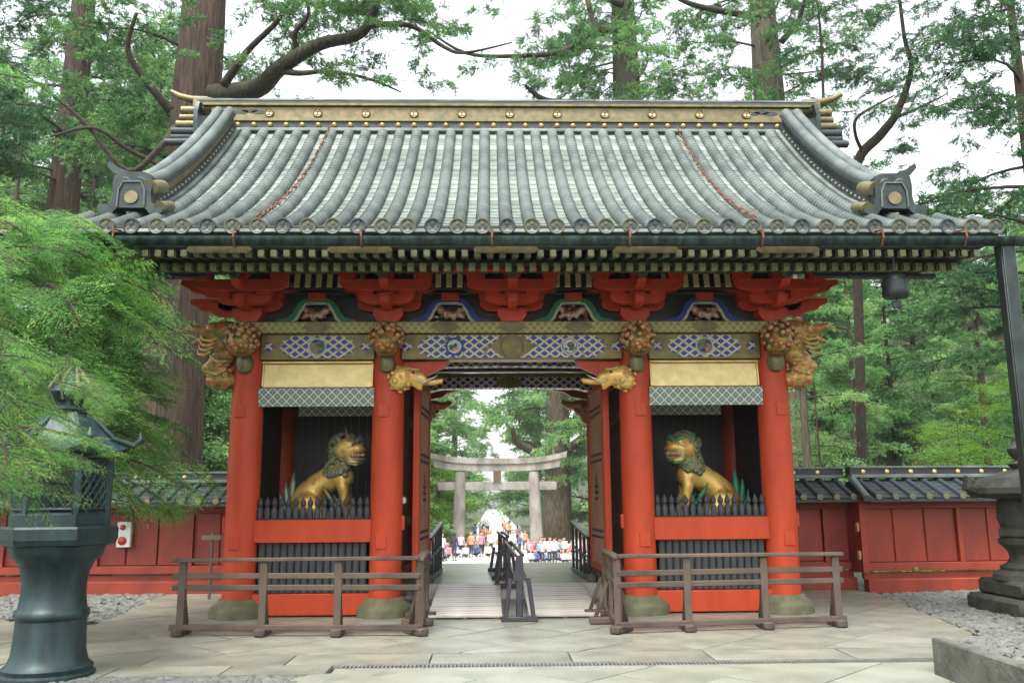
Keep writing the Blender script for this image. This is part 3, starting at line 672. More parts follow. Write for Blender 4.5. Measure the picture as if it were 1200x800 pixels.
# purlin on the brackets, its trim between the brackets and the gilt cove ribs
MB().box((0, -.72, 4.94), (10.4, .18, .12), b=.01).build('eave_purlin', 'red_bracket', G)
MB().box((0, .03, 4.85), (8.0, .04, 1.2)).build('frieze_wall', 'black', G)
rib = MB().box((0, 0, 0), (.082, .03, .31), rx=R(-14), b=.006).mesh('gilt_rib', 'goldrib')
xs_ = np.arange(-3.88, 3.9, .163)
for x in xs_:
    if min(abs(x-c) for c in (-XO, -XI, 0, XI, XO)) > .36: put('gilt_rib', rib, G, (x, -.2, 4.92))
MB().box((0, -.11, 4.77), (7.9, .1, .04), b=.005).build('cove_rail', 'blackwood', G)
MB().box((0, -.08, 4.70), (7.9, .08, .03), b=.005).build('cove_rail', 'rafter', G)
# frog-leg struts
def frog(x, colr, idx):
    K_ = bpy.data.objects.new('frog_leg_strut', None); col.objects.link(K_); K_.parent = G; K_.location = (x, -.12, 4.24)
    K_['label'] = 'frog-leg strut with %s outline around a carved animal' % colr
    def band(t0, t1, m, y0, y1, nm):
        out = []
        pr = [(.0, .37), (.12, .37), (.2, .355), (.27, .31), (.32, .24), (.36, .15), (.42, .08), (.5, .06), (.58, .04), (.62, 0)]
        for sgn in (-1, 1):
            o = [(sgn*a, bz) for a, bz in pr]; inn = []
            for i, (a, bz) in enumerate(pr):
                inn.append((sgn*max(0, a-t1*(1.0 if i > 2 else .3)), max(0, bz-t1)))
            MB().prism(o+inn[::-1], y0, y1, 'y').build(nm, m, K_)
    band(0, .055, colr, -.06, .0, 'outline'); band(0, .085, 'cream', -.045, .01, 'inner_outline')
    MB().box((0, -.02, .40), (.27, .12, .12), b=.01).build('cap_block', 'red_bracket', K_)
    r = random.Random(idx); balls = [(-.14, 0, .2, .06), (-.08, 0, .16, .08, .04, .05), (.02, 0, .12, .1, .04, .05), (.12, 0, .13, .08, .04, .05), (.19, 0, .09, .04), (-.19, 0, .24, .03), (-.06, 0, .08, .03), (.06, 0, .05, .03), (.2, 0, .2, .03), (.14, 0, .21, .04)]
    f = 1 if idx % 2 else -1
    meta('carved_animal', [(b_[0]*f, b_[1], b_[2])+tuple(b_[3:]) for b_ in balls], 'kame', K_, (0, -.01, 0), res=.03)
    b = MB()
    for k in range(12): 
        px_ = r.uniform(-.22, .22); b.ball((px_, .01, r.uniform(.02, .27-abs(px_)*.5)), (r.uniform(.02, .05), .02, r.uniform(.015, .035)), 6, 4)
    b.build('carved_foliage', 'dragon' if idx != 1 else 'kame', K_)
frog(-2.93, 'green', 0); frog(-.93, 'blue', 1); frog(.93, 'green', 2); frog(2.93, 'blue', 3)

# rafters: base rafters and flying rafters, ends painted pale
RS = .1625; NR = 74
def rafter(name, y0, z0, y1, z1, w_, h):
    L = math.hypot(y1-y0, z1-z0); b = MB()
    b.prism([(y0, z0-h/2), (y1, z1-h/2), (y1, z1+h/2), (y0, z0+h/2)], -w_/2, w_/2, 'x')
    b.mi = [0]*len(b.f)
    b.box((0, y0-.004, z0), (w_*1.04, .008, h*1.04), mi=1)
    b.box((0, y0+.05, z0), (w_*1.08, .03, h*1.08), mi=1)
    return b.mesh(name, ['rafter', 'rafter_end'])
r1 = rafter('base_rafter', -1.78, 4.665, .2, 5.12, .08, .095); r2_ = rafter('flying_rafter', -2.2, 4.735, -1.2, 4.90, .075, .09)
for i in range(NR):
    x = (i-(NR-1)/2)*RS
    put('base_rafter', r1, G, (x, 0, 0)); put('flying_rafter', r2_, G, (x+RS*.5, 0, 0))
MB().box((0, -1.7, 4.735), (12.1, .12, .05), b=.005).build('rafter_batten', 'blackwood', G)
MB().prism([(-2.12, 4.80), (-1.6, 4.93), (.3, 5.5), (.3, 5.56), (-1.6, 4.98), (-2.12, 4.84)], -6.05, 6.05, 'x').build('eave_soffit', 'blackwood', G)
MB().box((0, -2.22, 4.835), (12.15, .12, .10), b=.008).build('eave_fascia', 'roofblack', G)
MB().prism([(-2.32, 4.88), (-2.5, 4.9), (-2.52, 4.97), (-2.2, 5.03), (-2.15, 4.88)], -6.42, 6.17, 'x').build('tile_support_board', 'roofblack', G)
MB().box((-.12, -2.24, 5.0-.02), (12.5, .5, .05)).build('tile_support_board', 'roofblack', G)
for x in (-3.75, -1.98, -.12, 1.68, 3.5):       # gilt fittings on the fascia
    P = [(-.42, 0), (-.36, .05), (.36, .05), (.42, 0), (.36, -.05), (-.36, -.05)]
    MB().prism(P, -.008, 0, 'y').build('fascia_fitting', 'olive', G, (x, -2.29, 4.755))
    MB().prism([(-.13, .02), (0, .075), (.13, .02), (.1, -.03), (-.1, -.03)], -.016, -.004, 'y').build('fascia_fitting', 'olive', G, (x, -2.29, 4.755))

# ---- roof: rows of round tiles over pale flat tiles
YE, ZE, YR, ZR = -2.5, 4.97, 2.1, 8.27
def prof(t): return (YE+(YR-YE)*t, ZE+(ZR-ZE)*(t+.4*(t*t-t)))
def tile_row(n_t=52, r=.094, keep=None):
    b = MB(); n = 9
    for k in range(keep or n_t):
        for e, rr in ((0, r*1.035), (.2, r*1.03), (.24, r), (1, r*.985)):
            y, z = prof((k+e)/n_t)
            y2, z2 = prof(min(1, (k+e)/n_t+.01)); y1, z1 = prof(max(0, (k+e)/n_t-.01)); d = Vector((0, y2-y1, z2-z1)).normalized(); nn = Vector((0, -d.z, d.y))
            for i in range(n):
                a = math.pi*(-.12+1.24*i/(n-1)); b.v.append((rr*math.cos(a), y+nn.y*rr*math.sin(a), z+nn.z*rr*math.sin(a)+.0))
    m = len(b.v)//n
    b.f = [(j*n+i+1, j*n+i, (j+1)*n+i, (j+1)*n+i+1) for j in range(m-1) for i in range(n-1)]; b.mi = [0]*len(b.f)
    return b.mesh('round_tile_row', 'tile', 'auto')
def flat_row(w_, n_t=24, keep=None):
    b = MB()
    for k in range(keep or n_t):
        y0, z0 = prof(k/n_t); y1, z1 = prof((k+1)/n_t); d = Vector((0, y1-y0, z1-z0)).normalized(); nn = Vector((0, -d.z, d.y)); u = .010
        nx_ = 5; o = len(b.v)
        for (yy, zz, up_) in ((y0, z0, 0), (y0, z0, u), (y1, z1, .004)):
            for i in range(nx_):
                t = i/(nx_-1)*2-1; h = up_-.02*(1-t*t)
                b.v.append((t*w_/2, yy+nn.y*h, zz+nn.z*h))
        for j in range(2):
            for i in range(nx_-1): b.f.append((o+j*nx_+i, o+j*nx_+i+1, o+(j+1)*nx_+i+1, o+(j+1)*nx_+i)); b.mi.append(0)
    return b.mesh('flat_tile_row', 'tileflat')
trow = tile_row(); TS = .311; frow = flat_row(TS)
def capmesh():
    b = MB()
    ring = lambda r, y: [(r*math.cos(R(a)), r*math.sin(R(a))) for a in range(0, 360, 18)]
    b.prism(ring(.094, 0), 0, -.02, 'y')
    b.tube([(.083*math.cos(R(a)), -.022, .083*math.sin(R(a))) for a in range(0, 361, 20)], .013, 5)
    for k in range(3):       # three-leaf crest
        a = R(90+120*k); c = Vector((math.cos(a), math.sin(a)))*.036; P = []
        for q in range(0, 360, 30):
            rr = .03*(1-.35*abs(math.cos(R(q/2))) if q > 0 else .55); P.append((c.x+rr*math.cos(a+R(180+q)), c.y+rr*math.sin(a+R(180+q))))
        b.prism(P, -.019, -.029, 'y')
    b.mi = [1 if i > 120 else 0 for i in range(len(b.f))]
    return b
cm = capmesh().mesh('end_disc', ['discolive', 'tiledark']); cm2 = capmesh().mesh('end_disc', ['tiledark', 'discolive'])
for i in range(-20, 21):
    x = -.11+i*TS
    out_ = abs(x)-5.33; kp = 0 if out_ < 0 else max(3, round(13-out_*9)); drop = 0 if out_ < 0 else -.03-.05*out_
    if kp: short = tile_row(keep=kp); shortf = flat_row(TS, keep=max(2, kp//2))
    rr = put('round_tile_row', short if kp else trow, G, (x, 0, drop*0)); put('end_disc', cm if i % 3 else cm2, rr, (0, YE-.005, ZE+.015), scale=(1.14, 1, 1.14))
    if i < 20: put('flat_tile_row', shortf if kp else frow, G, (x+TS/2, 0, -.01))
MB().box((-.12, -2.515, 4.93), (12.6, .03, .045), b=.006).build('eave_tile_lip', 'tileflat', G)
# rear slope and gable closure
b = MB(); n = 10; prs = [prof(i/n) for i in range(n+1)]
for sx in (-5.42, 5.5):
    for y, z in prs: b.v.append((sx, 2*2.3-y, z))
b.f = [(i, i+1, n+2+i, n+1+i) for i in range(n)]; b.mi = [0]*n; b.build('rear_roof_slope', 'tile', G, smooth=False)
poly = [(y, z-.06) for y, z in prs]+[(4.6-y, z-.06) for y, z in prs[::-1]]; poly += [(4.6-YE-.4, ZE-.05), (YE+.4, ZE-.05)]
for x in (-4.1, 4.1): MB().prism(poly, x-.04, x+.04, 'x').build('gable_wall', 'red_dark', G)
for sx in (-5.42, 5.5):
    P = [(y, z-.02) for y, z in prs]+[(y+.02, z-.3) for y, z in prs[::-1]]
    MB().prism(P, sx-.05, sx+.05, 'x').build('barge_board', 'roofblack', G)
# main ridge
yr = 2.3
RD = [('ridge_base', 'tileflat', 8.31, .06, .52, 10.2), ('ridge_stud_band', 'roofblack', 8.41, .15, .4, 10.3), ('ridge_moulding', 'goldold', 8.51, .06, .46, 10.6), ('ridge_board', 'goldold', 8.66, .25, .34, 11.0), ('ridge_moulding', 'olive', 8.815, .05, .44, 11.3), ('ridge_neck', 'roofblack', 8.87, .06, .36, 11.4)]
for nm, m, z, h, d, L in RD: MB().box((.04, yr, z), (L, d, h), b=.008).build(nm, m, G)
MB().tube([(-5.75, yr, 8.93), (5.83, yr, 8.93)], .09, 12).build('ridge_cap', 'tiledark', G)
MB().box((.04, yr-.12, 8.93), (11.5, .1, .03)).build('ridge_cap_lip', 'tileflat', G)
stud = MB().lathe([(.045, 0), (.043, .02), (.03, .045), (.008, .06)], 12).mesh('ridge_stud', 'gold', True)
for i in range(-17, 18):
    o = put('ridge_stud', stud, G, (.04+i*.293, yr-.2, 8.415)); o.rotation_euler = (R(90), 0, 0)
crest = capmesh(); cme = crest.mesh('ridge_crest', ['olive', 'goldrib'])
for i in range(-5, 6):
    o = put('ridge_crest', cme, G, (.04+i*.885, yr-.17, 8.66)); o.scale = (.9, 1, .9)
for s in (-1, 1):
    for k in range(6): MB().prism([(-.16, 0), (-.05, .03), (.1, .035), (.16, 0), (.08, -.035), (-.06, -.03)], -.006, 0, 'y').build('ridge_fitting', 'roofblack', G, (s*4.75+s*(k % 3-1)*.17, yr-.172, 8.68+.02*(k % 2))) if k < 3 else None
    # ridge end: board, stacked gilt rolls and the horn
    X = .04+s*5.72
    E_ = bpy.data.objects.new('ridge_end_ornament', None); col.objects.link(E_); E_.parent = G; E_.location = (X, yr, 8.5)
    MB().prism([(-.3, -.28), (-.34, .1), (-.26, .34), (.26, .34), (.34, .1), (.3, -.28)], -.04, .04, 'x').build('end_board', 'bronze_dark', E_)
    for k, (z, L, r) in enumerate(((.24, .34, .085), (.1, .36, .07), (-.03, .42, .075), (-.17, .5, .08))):
        MB().tube([(0, -.08, z), (s*L, -.08, z)], r, 12).build('roll', 'goldold' if k < 3 else 'tiledark', E_)
        MB().tube([(0, .16, z), (s*L, .16, z)], r, 12).build('roll', 'goldold' if k < 3 else 'tiledark', E_)
    MB().box((-s*.04, 0, .36), (.36, .3, .26), b=.03).build('gilt_block', 'goldold', E_)
    MB().tube([(-s*.1, 0, .49), (s*.2, 0, .5), (s*.42, 0, .56), (s*.6, 0, .66)], [.07, .07, .06, .045], 10).build('horn', 'goldold', E_)
    for k in range(2): MB().tube([(-s*.5, -.05-.05*k, -.27-.1*k), (s*(.5+.09*k), -.08-.05*k, -.29-.11*k)], .07, 10).build('roll', 'tiledark', E_)
# descending ridges
def desc(s):
    X = s*5.15+.04; D = bpy.data.objects.new('descending_ridge', None); col.objects.link(D); D.parent = G; D.location = (X, 0, 0)
    ts = [.2+.8*i/24 for i in range(25)]
    def strip(h0, h1, hw, nm, m, x0=0):
        b = MB(); 
        for t in ts:
            y, z = prof(t); y2, z2 = prof(min(1, t+.01)); y1, z1 = prof(t-.01); d = Vector((0, y2-y1, z2-z1)).normalized(); nn = Vector((0, -d.z, d.y))
            lift = .05*max(0, (.4-t)/.2)
            for xx, h in ((-hw, h0), (hw, h0), (hw, h1), (-hw, h1)): b.v.append((xx+x0, y+nn.y*(h+lift), z+nn.z*(h+lift)))
        for j in range(len(ts)-1):
            for i in range(4): k = (i+1) % 4; b.f.append((j*4+i, j*4+k, (j+1)*4+k, (j+1)*4+i))
        b.f += [(3, 2, 1, 0), tuple(len(b.v)-4+i for i in range(4))]; b.mi = [0]*len(b.f); return b.build(nm, m, D)
    strip(.02, .08, .23, 'ridge_foot', 'tileflat'); strip(.08, .2, .16, 'stud_band', 'roofblack'); strip(.2, .33, .135, 'side_board', 'goldold' if s < 0 else 'bronze_dark'); strip(.33, .37, .2, 'cap_board', 'tiledark')
    for dx, hh, r in ((-.1*1, .40, .085), (.1, .40, .085), (0, .5, .0)):
        if not r: continue
        b = MB(); pts = []; rd = []
        for k in range(61):
            t = .2+.8*k/60; y, z = prof(t); y2, z2 = prof(min(1, t+.01)); y1, z1 = prof(t-.01); d = Vector((0, y2-y1, z2-z1)).normalized(); nn = Vector((0, -d.z, d.y)); lift = .05*max(0, (.4-t)/.2)
            pts.append((dx, y+nn.y*(hh+lift), z+nn.z*(hh+lift))); rd.append(r*(1.07 if k % 2 else .98))
        b.tube(pts, rd, 10); b.build('cap_tile_row', 'tile', D)
    dot = MB().ball((0, 0, 0), .018, 6, 4).mesh('stud', 'cream')
    for k in range(26):
        t = .24+.74*k/26; y, z = prof(t); put('stud', dot, D, (-s*.165, y-.1, z+.12))
    # demon-tile end
    y, z = prof(.2); O = bpy.data.objects.new('ridge_end_tile', None); col.objects.link(O); O.parent = D; O.location = (0, y-.1, z+.02)
    half = [(0, .6), (.16, .6), (.27, .55), (.29, .42), (.28, .24), (.3, .12), (.38, .08), (.46, .12), (.5, .06), (.46, -.03), (.38, -.07), (.28, -.05), (.24, 0), (.2, .04), (0, .04)]
    pol = half+[(-a, c) for a, c in half[::-1][1:-1]]
    me_ = MB().prism(pol, -.12, .04, 'y').mesh('demon_tile', 'bronze_dark'); put('demon_tile', me_, O); O.scale = (.9, 1, .9)
    b = MB(); b.tube([(-.2, -.13, .06), (-.19, -.135, .32), (-.13, -.135, .44), (.13, -.135, .44), (.19, -.135, .32), (.2, -.13, .06)], .014, 6); b.build('demon_tile_rim', 'tile', O)
    b = MB(); b.prism([(.1*math.cos(R(a)), .2+.1*math.sin(R(a))) for a in range(0, 360, 18)], -.12, -.14, 'y'); b.build('crest_disc', 'goldold', O)
    MB().tube([(-s*.26, -.1, .36), (-s*.26, .3, .53)], .11, 12).build('side_roll', 'goldold', O)
    MB().tube([(-s*.42, -.12, .05), (-s*.42, .25, .2)], .085, 12).build('side_roll', 'goldold', O)
    MB().prism([(s*.02, .59), (s*.2, .57), (s*.29, .58), (s*.4, .7), (s*.38, .78), (s*.24, .68)], -.1, 0, 'y').build('horn', 'bronze_dark', O)
desc(-1); desc(1)
# rust chains lying on the tiles
def chain_on(xa, xb, ta, tb):
    b = MB(); n = 70
    for k in range(n):
        t = ta+(tb-ta)*k/n; x = xa+(xb-xa)*k/n; y, z = prof(t); y2, z2 = prof(t+.01)
        b.box((x+rnd.uniform(-.01, .01), y-.09, z+.085+.02*math.sin(k*1.3)), (.022, .06, .022), rx=math.atan2(z2-z, y2-y)+(k % 2)*.7, rz=rnd.uniform(-.6, .6))
    b.build('roof_chain', 'rust', G)
chain_on(-3.25, -3.3, .99, .06); chain_on(3.12, 3.12, .99, .06)
# gutter with its straps; runs on past the frame to the right
b = MB(); pr = []
for sx in (-6.5, 9.0):
    for a in range(180, 361, 15): b.v.append((sx, -2.62+.1*math.cos(R(a)), 4.80+.1*math.sin(R(a))))
    for a in range(360, 179, -15): b.v.append((sx, -2.62+.088*math.cos(R(a)), 4.80+.088*math.sin(R(a))))
n = len(b.v)//2; b.f = [(i, (i+1) % n, n+(i+1) % n, n+i) for i in range(n)]+[tuple(range(n))[::-1], tuple(range(n, 2*n))]; b.mi = [0]*len(b.f)
b.build('gutter', 'copper', G)
for x in (-4.9, -3.45, -1.9, -.3, 1.4, 3.05, 4.55, 5.6):
    MB().tube([(x, -2.5, 4.93), (x, -2.73, 4.88), (x, -2.735, 4.78), (x, -2.68, 4.70), (x, -2.62, 4.688)], .014, 6).build('gutter_strap', 'rust', G)
# corner brackets at the gable ends seen below the eave
for s in (-1, 1):
    MB().box((s*5.2, -.7, 4.86), (1.6, .14, .14), b=.01).build('outrigger', 'rafter', G)
    MB().box((s*5.2, -1.5, 4.60), (1.2, .1, .06), b=.01).build('outrigger', 'rafter', G)

# post that carries the gutter at the right
ps = thing('gutter_post', 'tall dark green square post carrying the roof gutter at the right edge', 'post', (6.17, -2.55, 0))
MB().box((0, 0, 2.365), (.19, .15, 4.74), b=.012).build('shaft', 'bronze_dark', ps)
MB().box((-.075, -.09, 2.33), (.03, .03, 4.66), b=.004).build('edge_strip', 'bronze_dark', ps)
MB().box((0, 0, .05), (.34, .28, .14), b=.02).build('foot', 'stone', ps)

# wind bells under the corner eaves
def bell(x, lab):
    t = thing('wind_bell', lab, 'wind bell', (x, -2.1, 4.16))
    MB().lathe([(.15, 0), (.17, .03), (.165, .1), (.165, .2), (.14, .28), (.07, .33), (.02, .35)], 20).build('bell', 'bronze_dark', t)
    MB().tube([(0, 0, .34), (0, 0, .6)], .02, 8).build('hanger', 'bronze_dark', t)
    MB().box((0, -.0, -.09), (.12, .03, .1), b=.01).build('clapper_vane', 'bronze_dark', t)
    MB().tube([(0, 0, .1), (0, 0, -.05)], .01, 6).build('clapper_rod', 'bronze_dark', t)
bell(-5.05, 'dark bronze bell under the left corner of the eave, half hidden by fir sprays'); bell(4.95, 'dark bronze bell hanging under the right corner of the eave')

# ================================================================ guardian beasts in the niches
def lion(s, x, lab, mane, tailm, horn):
    """s=1 faces +x (toward the passage). Local origin at the floor."""
    T = thing('guardian_lion_statue', lab, 'statue', (x, .85, 1.33)); T.scale = (1.07,)*3
    B = []
    def c(*a): return [(s*q[0],)+tuple(q[1:]) for q in chain(*a)]
    B += [(-s*.36, .05, .24, .2, .2, .22), (-s*.25, .05, .4, .18, .17, .19), (-s*.11, .04, .52, .17, .155, .18), (s*.04, .03, .6, .16, .16, .19), (s*.15, .01, .7, .15, .15, .18), (s*.23, -.02, .9, .14, .13, .15), (s*.24, -.03, .6, .13, .145, .15)]
    for yy in (-.13, .15):
        B += c((.22, yy, .5), (.27, yy-.01, .28), .08, .06, 4)+c((.27, yy-.01, .25), (.30, yy-.02, .06), .055, .05, 4)+[(s*.35, yy-.03, .04, .09, .065, .05)]
    for yy in (-.2, .25):
        B += [(-s*.26, yy, .2, .17, .085, .17), (-s*.14, yy-.02, .1, .11, .07, .07), (-s*.05, yy-.02, .045, .1, .065, .05)]
    body = meta('body', B, 'liongold', T, res=.04)
    H = meta('head', [(0, 0, 0, .17, .16, .15), (s*.09, -.12, -.01, .125, .12, .06), (s*.085, -.2, .015, .06, .05, .045), (s*.07, -.1, -.15, .1, .1, .035), (-s*.0, -.13, -.05, .05, .05, .07), (s*.165, -.08, -.05, .05, .05, .07), (s*.0, -.13, .085, .06, .05, .035), (s*.135, -.1, .085, .055, .05, .035)], 'liongold', T, (s*.27, -.1, 1.0), s*.42, res=.028, scale=1.18)
    b = MB()
    for dx, dy in ((.012, -.178), (.135, -.142)): b.ball((s*dx, dy, .052), (.03, .02, .026), 8, 6)
    b.build('eye', 'cream', H)
    b = MB()
    for dx, dy in ((.014, -.198), (.14, -.161)): b.ball((s*dx, dy, .05), .013, 6, 4)
    b.build('pupil', 'black', H)
    b = MB(); b.ball((s*.08, -.15, -.09), (.095, .075, .032), 12, 6); b.build('open_mouth', 'lionface', H)
    b = MB()
    for k in range(8):
        u = k/7; px_, py_ = -.012+.185*u, -.2-.035*math.sin(u*3.1)+.03*u
        b.ball((s*px_, py_, -.068), (.011, .01, .016 if k not in (1, 6) else .03), 5, 4); b.ball((s*px_, py_+.02, -.118), (.01, .01, .013), 5, 4)
    b.build('teeth', 'cream', H)
    b = MB()
    b.tube([(-s*.05, -.15, .09), (s*.0, -.185, .115), (s*.06, -.19, .085)], [.012, .028, .014], 7); b.tube([(s*.09, -.185, .085), (s*.14, -.15, .115), (s*.19, -.09, .09)], [.014, .028, .012], 7)
    b.tube([(-s*.03, -.17, -.03), (-s*.05, -.13, -.1), (-s*.01, -.15, -.17), (s*.07, -.19, -.185), (s*.14, -.15, -.17), (s*.19, -.1, -.1)], [.01, .022, .024, .026, .024, .012], 7)
    for dx in (.055, .115): b.ball((s*dx, -.235, .0), (.02, .016, .016), 6, 5)
    b.build('brow_and_beard', mane, H)
    # mane: rows of flat curls round the head, over neck and chest
    b = MB(); r = random.Random(int(x*7))
    def curl(p, nrm, sz):
        rot = Vector(nrm).normalized().to_track_quat('Z', 'Y').to_matrix()
        b.ball(p, (sz, sz, sz*.4), 8, 5, rot=rot)
        b.tube([Vector(p)+rot @ Vector((sz*.8*(1-u/10)*math.cos(u), sz*.8*(1-u/10)*math.sin(u), sz*.42)) for u in range(9)], sz*.17, 5, mi=1)
    cen = Vector((s*.25, -.03, 1.03))
    for k in range(110):
        v = Vector((r.gauss(0, 1), r.gauss(0, 1), r.gauss(0, 1))).normalized()
        vy = v.y*math.cos(.42)-v.x*s*math.sin(.42); vx = v.x*s*math.cos(.42)+v.y*math.sin(.42)
        if vy < -.4 and vx > -.55 and -.7 < v.z < .42: continue
        curl(cen+Vector((v.x*.215-s*.02, v.y*.2-.01, v.z*.2)), v, r.uniform(.045, .065))
    for k in range(170):
        a = r.uniform(0, 6.28); t = r.random(); rad = .18+.04*t
        v = Vector((math.cos(a), math.sin(a), .1)); cc = Vector((s*(.23-.08*t), 0, .97-.34*t))
        if t > .6 and v.x*s > .55: continue
        curl(cc+Vector((v.x*rad*1.05, v.y*rad*.95, 0)), v, r.uniform(.04, .06))
    b.build('mane', [mane, 'mane_tip'], T, smooth=True)
    # flame tail
    b = MB()
    for dx, h, w_ in ((-.02, .6, .06), (.08, .46, .05), (-.11, .4, .045), (.15, .3, .035), (-.17, .26, .035), (.03, .36, .05)):
        b.tube([(-s*(.52+dx*.3), .08, .05), (-s*(.56+dx*.7), .09, .1+h*.35), (-s*(.56+dx), .1, .1+h*.7), (-s*(.55+dx*1.15), .1, .1+h)], [w_*.8, w_, w_*.8, .008], 7)
    b.build('tail', tailm, T, smooth=True)
    b = MB()
    for k, yy in ((0, -.24), (1, .2)):
        for j in range(4): b.tube([(s*(.2-.02*j), yy, .12+.02*j), (s*(.13-.03*j), yy-.03, .24+.04*j), (s*(.05-.03*j), yy-.02, .34+.05*j)], [.02, .032, .005], 6)
    b.build('leg_tufts', tailm, T, smooth=True)
    if horn: MB().tube([(0, 0, .12), (-s*.01, 0, .2), (-s*.03, 0, .3)], [.03, .02, .004], 8).build('horn', 'goldold', H)
    for sx in (-1, 1): MB().tube([(sx*.1, -.03, .1), (sx*.16, -.05, .16), (sx*.17, -.05, .1)], [.035, .03, .008], 6).build('ear', mane, H)
    MB().box((-s*.05, .03, .0), (1.0, .62, .06), b=.02).build('plinth', 'black', T, (0, 0, -.0))
lion(1, -2.86, 'gilded guardian lion with blue-grey mane and a horn in the left niche', 'mane_blue', 'mane_blue', True)
lion(-1, 3.0, 'gilded guardian lion with green mane and hornless head in the right niche', 'mane_green', 'green', False)

# ================================================================ red boundary walls
def wall_run(name, label, x0, x1, yf, ridge_y, front_eave, endhip=0, group=None, rzs=0):
    W = thing(name, label, 'wall', (x0, yf, 0), rzs); L = x1-x0; lx = lambda v: v
    MB().box((L/2, .12, 1.0), (L, .2, 1.3)).build('core', 'red_dark', W)
    MB().box((L/2, -.02, 1.50), (L, .1, .16), b=.008).build('top_rail', 'red_dark', W)
    MB().box((L/2, -.03, .42), (L, .1, .14), b=.008).build('bottom_rail', 'red_dark', W)
    MB().box((L/2, .05, .27), (L, .1, .10)).build('recess_board', 'red_dark', W)
    MB().box((L/2, -.05, .10), (L, .2, .24), b=.01).build('plinth_board', 'red_dark', W)
    n = max(1, round(L/.56)); pw = L/n
    me = MB().box((0, 0, 0), (pw-.03, .05, .92), b=.008).mesh('panel_board', 'red_dark')
    for i in range(n): put('panel_board', me, W, ((i+.5)*pw, .01, .96))
    for i in range(0, n, 3): MB().box((i*pw+.04, -.03, .95), (.09, .1, .96), b=.006).build('post', 'red_dark', W)
    dy = ridge_y-yf; ze, zr = 1.64, 1.97; ye = front_eave-yf
    MB().prism([(ye, ze-.05), (dy, zr-.06), (2*dy-ye, ze-.05), (2*dy-ye, ze-.09), (dy, zr-.2), (ye, ze-.09)], 0, L, 'x').build('roof_deck', 'tiledark', W)
    MB().box((L/2, ye+.03, ze-.075), (L, .05, .05), b=.004).build('eave_board', 'goldold', W)
    nt_ = round(L/.3); tw = L/nt_
    def strip(yy0, yy1):
        b = MB()
        pts = [(0, yy0+(yy1-yy0)*k/8, ze+(zr-ze)*k/8-.015) for k in range(9)]; b.tube(pts, [.05+.004*(k % 2) for k in range(9)], 8); return b
    tm = strip(ye, dy).mesh('tile_row', 'tiledark', 'auto'); capm = MB().prism([(.055*math.cos(R(a)), .055*math.sin(R(a))) for a in range(0, 360, 30)], -.012, .0, 'y').mesh('end_disc', 'goldold')
    fm = MB()
    for k in range(5): fm.box((0, ye+(dy-ye)*(k+.5)/5, ze-.035+(zr-ze)*(k+.5)/5+.0), (tw-.02, (dy-ye)/5*1.1, .018), rx=math.atan2(zr-ze, dy-ye)-.05)
    fm = fm.mesh('flat_tile_row', 'tiledark')
    for i in range(nt_):
        t = put('tile_row', tm, W, ((i+.5)*tw, 0, 0)); put('end_disc', capm, t, (0, ye-.005, ze-.01))
        put('flat_tile_row', fm, W, (i*tw+tw, 0, 0)) if i < nt_-1 else None
    MB().box((L/2, dy, 2.0), (L, .3, .06), b=.006).build('ridge_base', 'tile', W)
    MB().box((L/2, dy, 2.08), (L, .18, .13)).build('ridge_board', 'black', W)
    MB().box((L/2, dy, 2.16), (L, .24, .04), b=.006).build('ridge_cap', 'tile', W)
    cr = MB().lathe([(.042, 0), (.04, .012), (.02, .018)], 12).mesh('ridge_crest', 'gold', True)
    for i in range(int(L/.45)):
        o = put('ridge_crest', cr, W, (.25+i*.45, dy-.09, 2.08)); o.rotation_euler = (R(90), 0, 0)
    return W
wall_run('red_wall', 'red panelled wall with tiled roof between the gate and the stepped corner at right', 4.14, 6.22, 3.05, 3.3, 2.45)
w2 = wall_run('red_wall', 'long red panelled wall standing forward behind the stone lantern at right', 6.22, 13.2, 2.6, 2.95, 2.15, rzs=.05)
MB().box((0, .2, .98), (.1, .6, 1.32)).build('end_wall', 'red_dark', w2, (-.0, 0, 0))
for z in (1.1, .62): MB().box((-.07, -.02, z), (.05, .1, .16), b=.02).build('gilt_hinge', 'gold', w2)
MB().tube([(-.05, -.45, 1.60), (.05, .35, 2.0)], .06, 8).build('hip_tile_row', 'tile', w2)
lw = wall_run('red_wall', 'red panelled wall with tiled roof stretching left of the gate behind the bronze lantern', -12.6, -4.14, 3.45, 3.7, 2.8)
for x in (2.1, 4.6): 
    b = MB(); b.box((0, -.08, .38), (.07, .06, .07), b=.01); b.build('gilt_nail_cover', 'goldold', w2, (x-1.2, 0, 0))
fb = thing('fire_alarm_box', 'white alarm box with two round red buttons on the left red wall', 'alarm box', (-6.98, 3.36, 1.05))
MB().box((0, 0, 0), (.26, .1, .46), b=.015).build('case', 'white', fb)
for z, r in ((.13, .05), (-.11, .075)): MB().lathe([(r, 0), (r, .02), (r*.7, .035), (.005, .04)], 16).build('button', 'alarm', fb, (-.02, -.05, z)).rotation_euler = (R(90), 0, 0)
sg = thing('small_sign', 'small dark wooden sign on a thin post behind the left fence', 'sign', (-5.1, 2.4, 0))
MB().box((0, 0, .55), (.04, .04, 1.1)).build('post', 'wood', sg); MB().box((0, -.03, 1.02), (.34, .02, .08)).build('board', 'wood', sg)

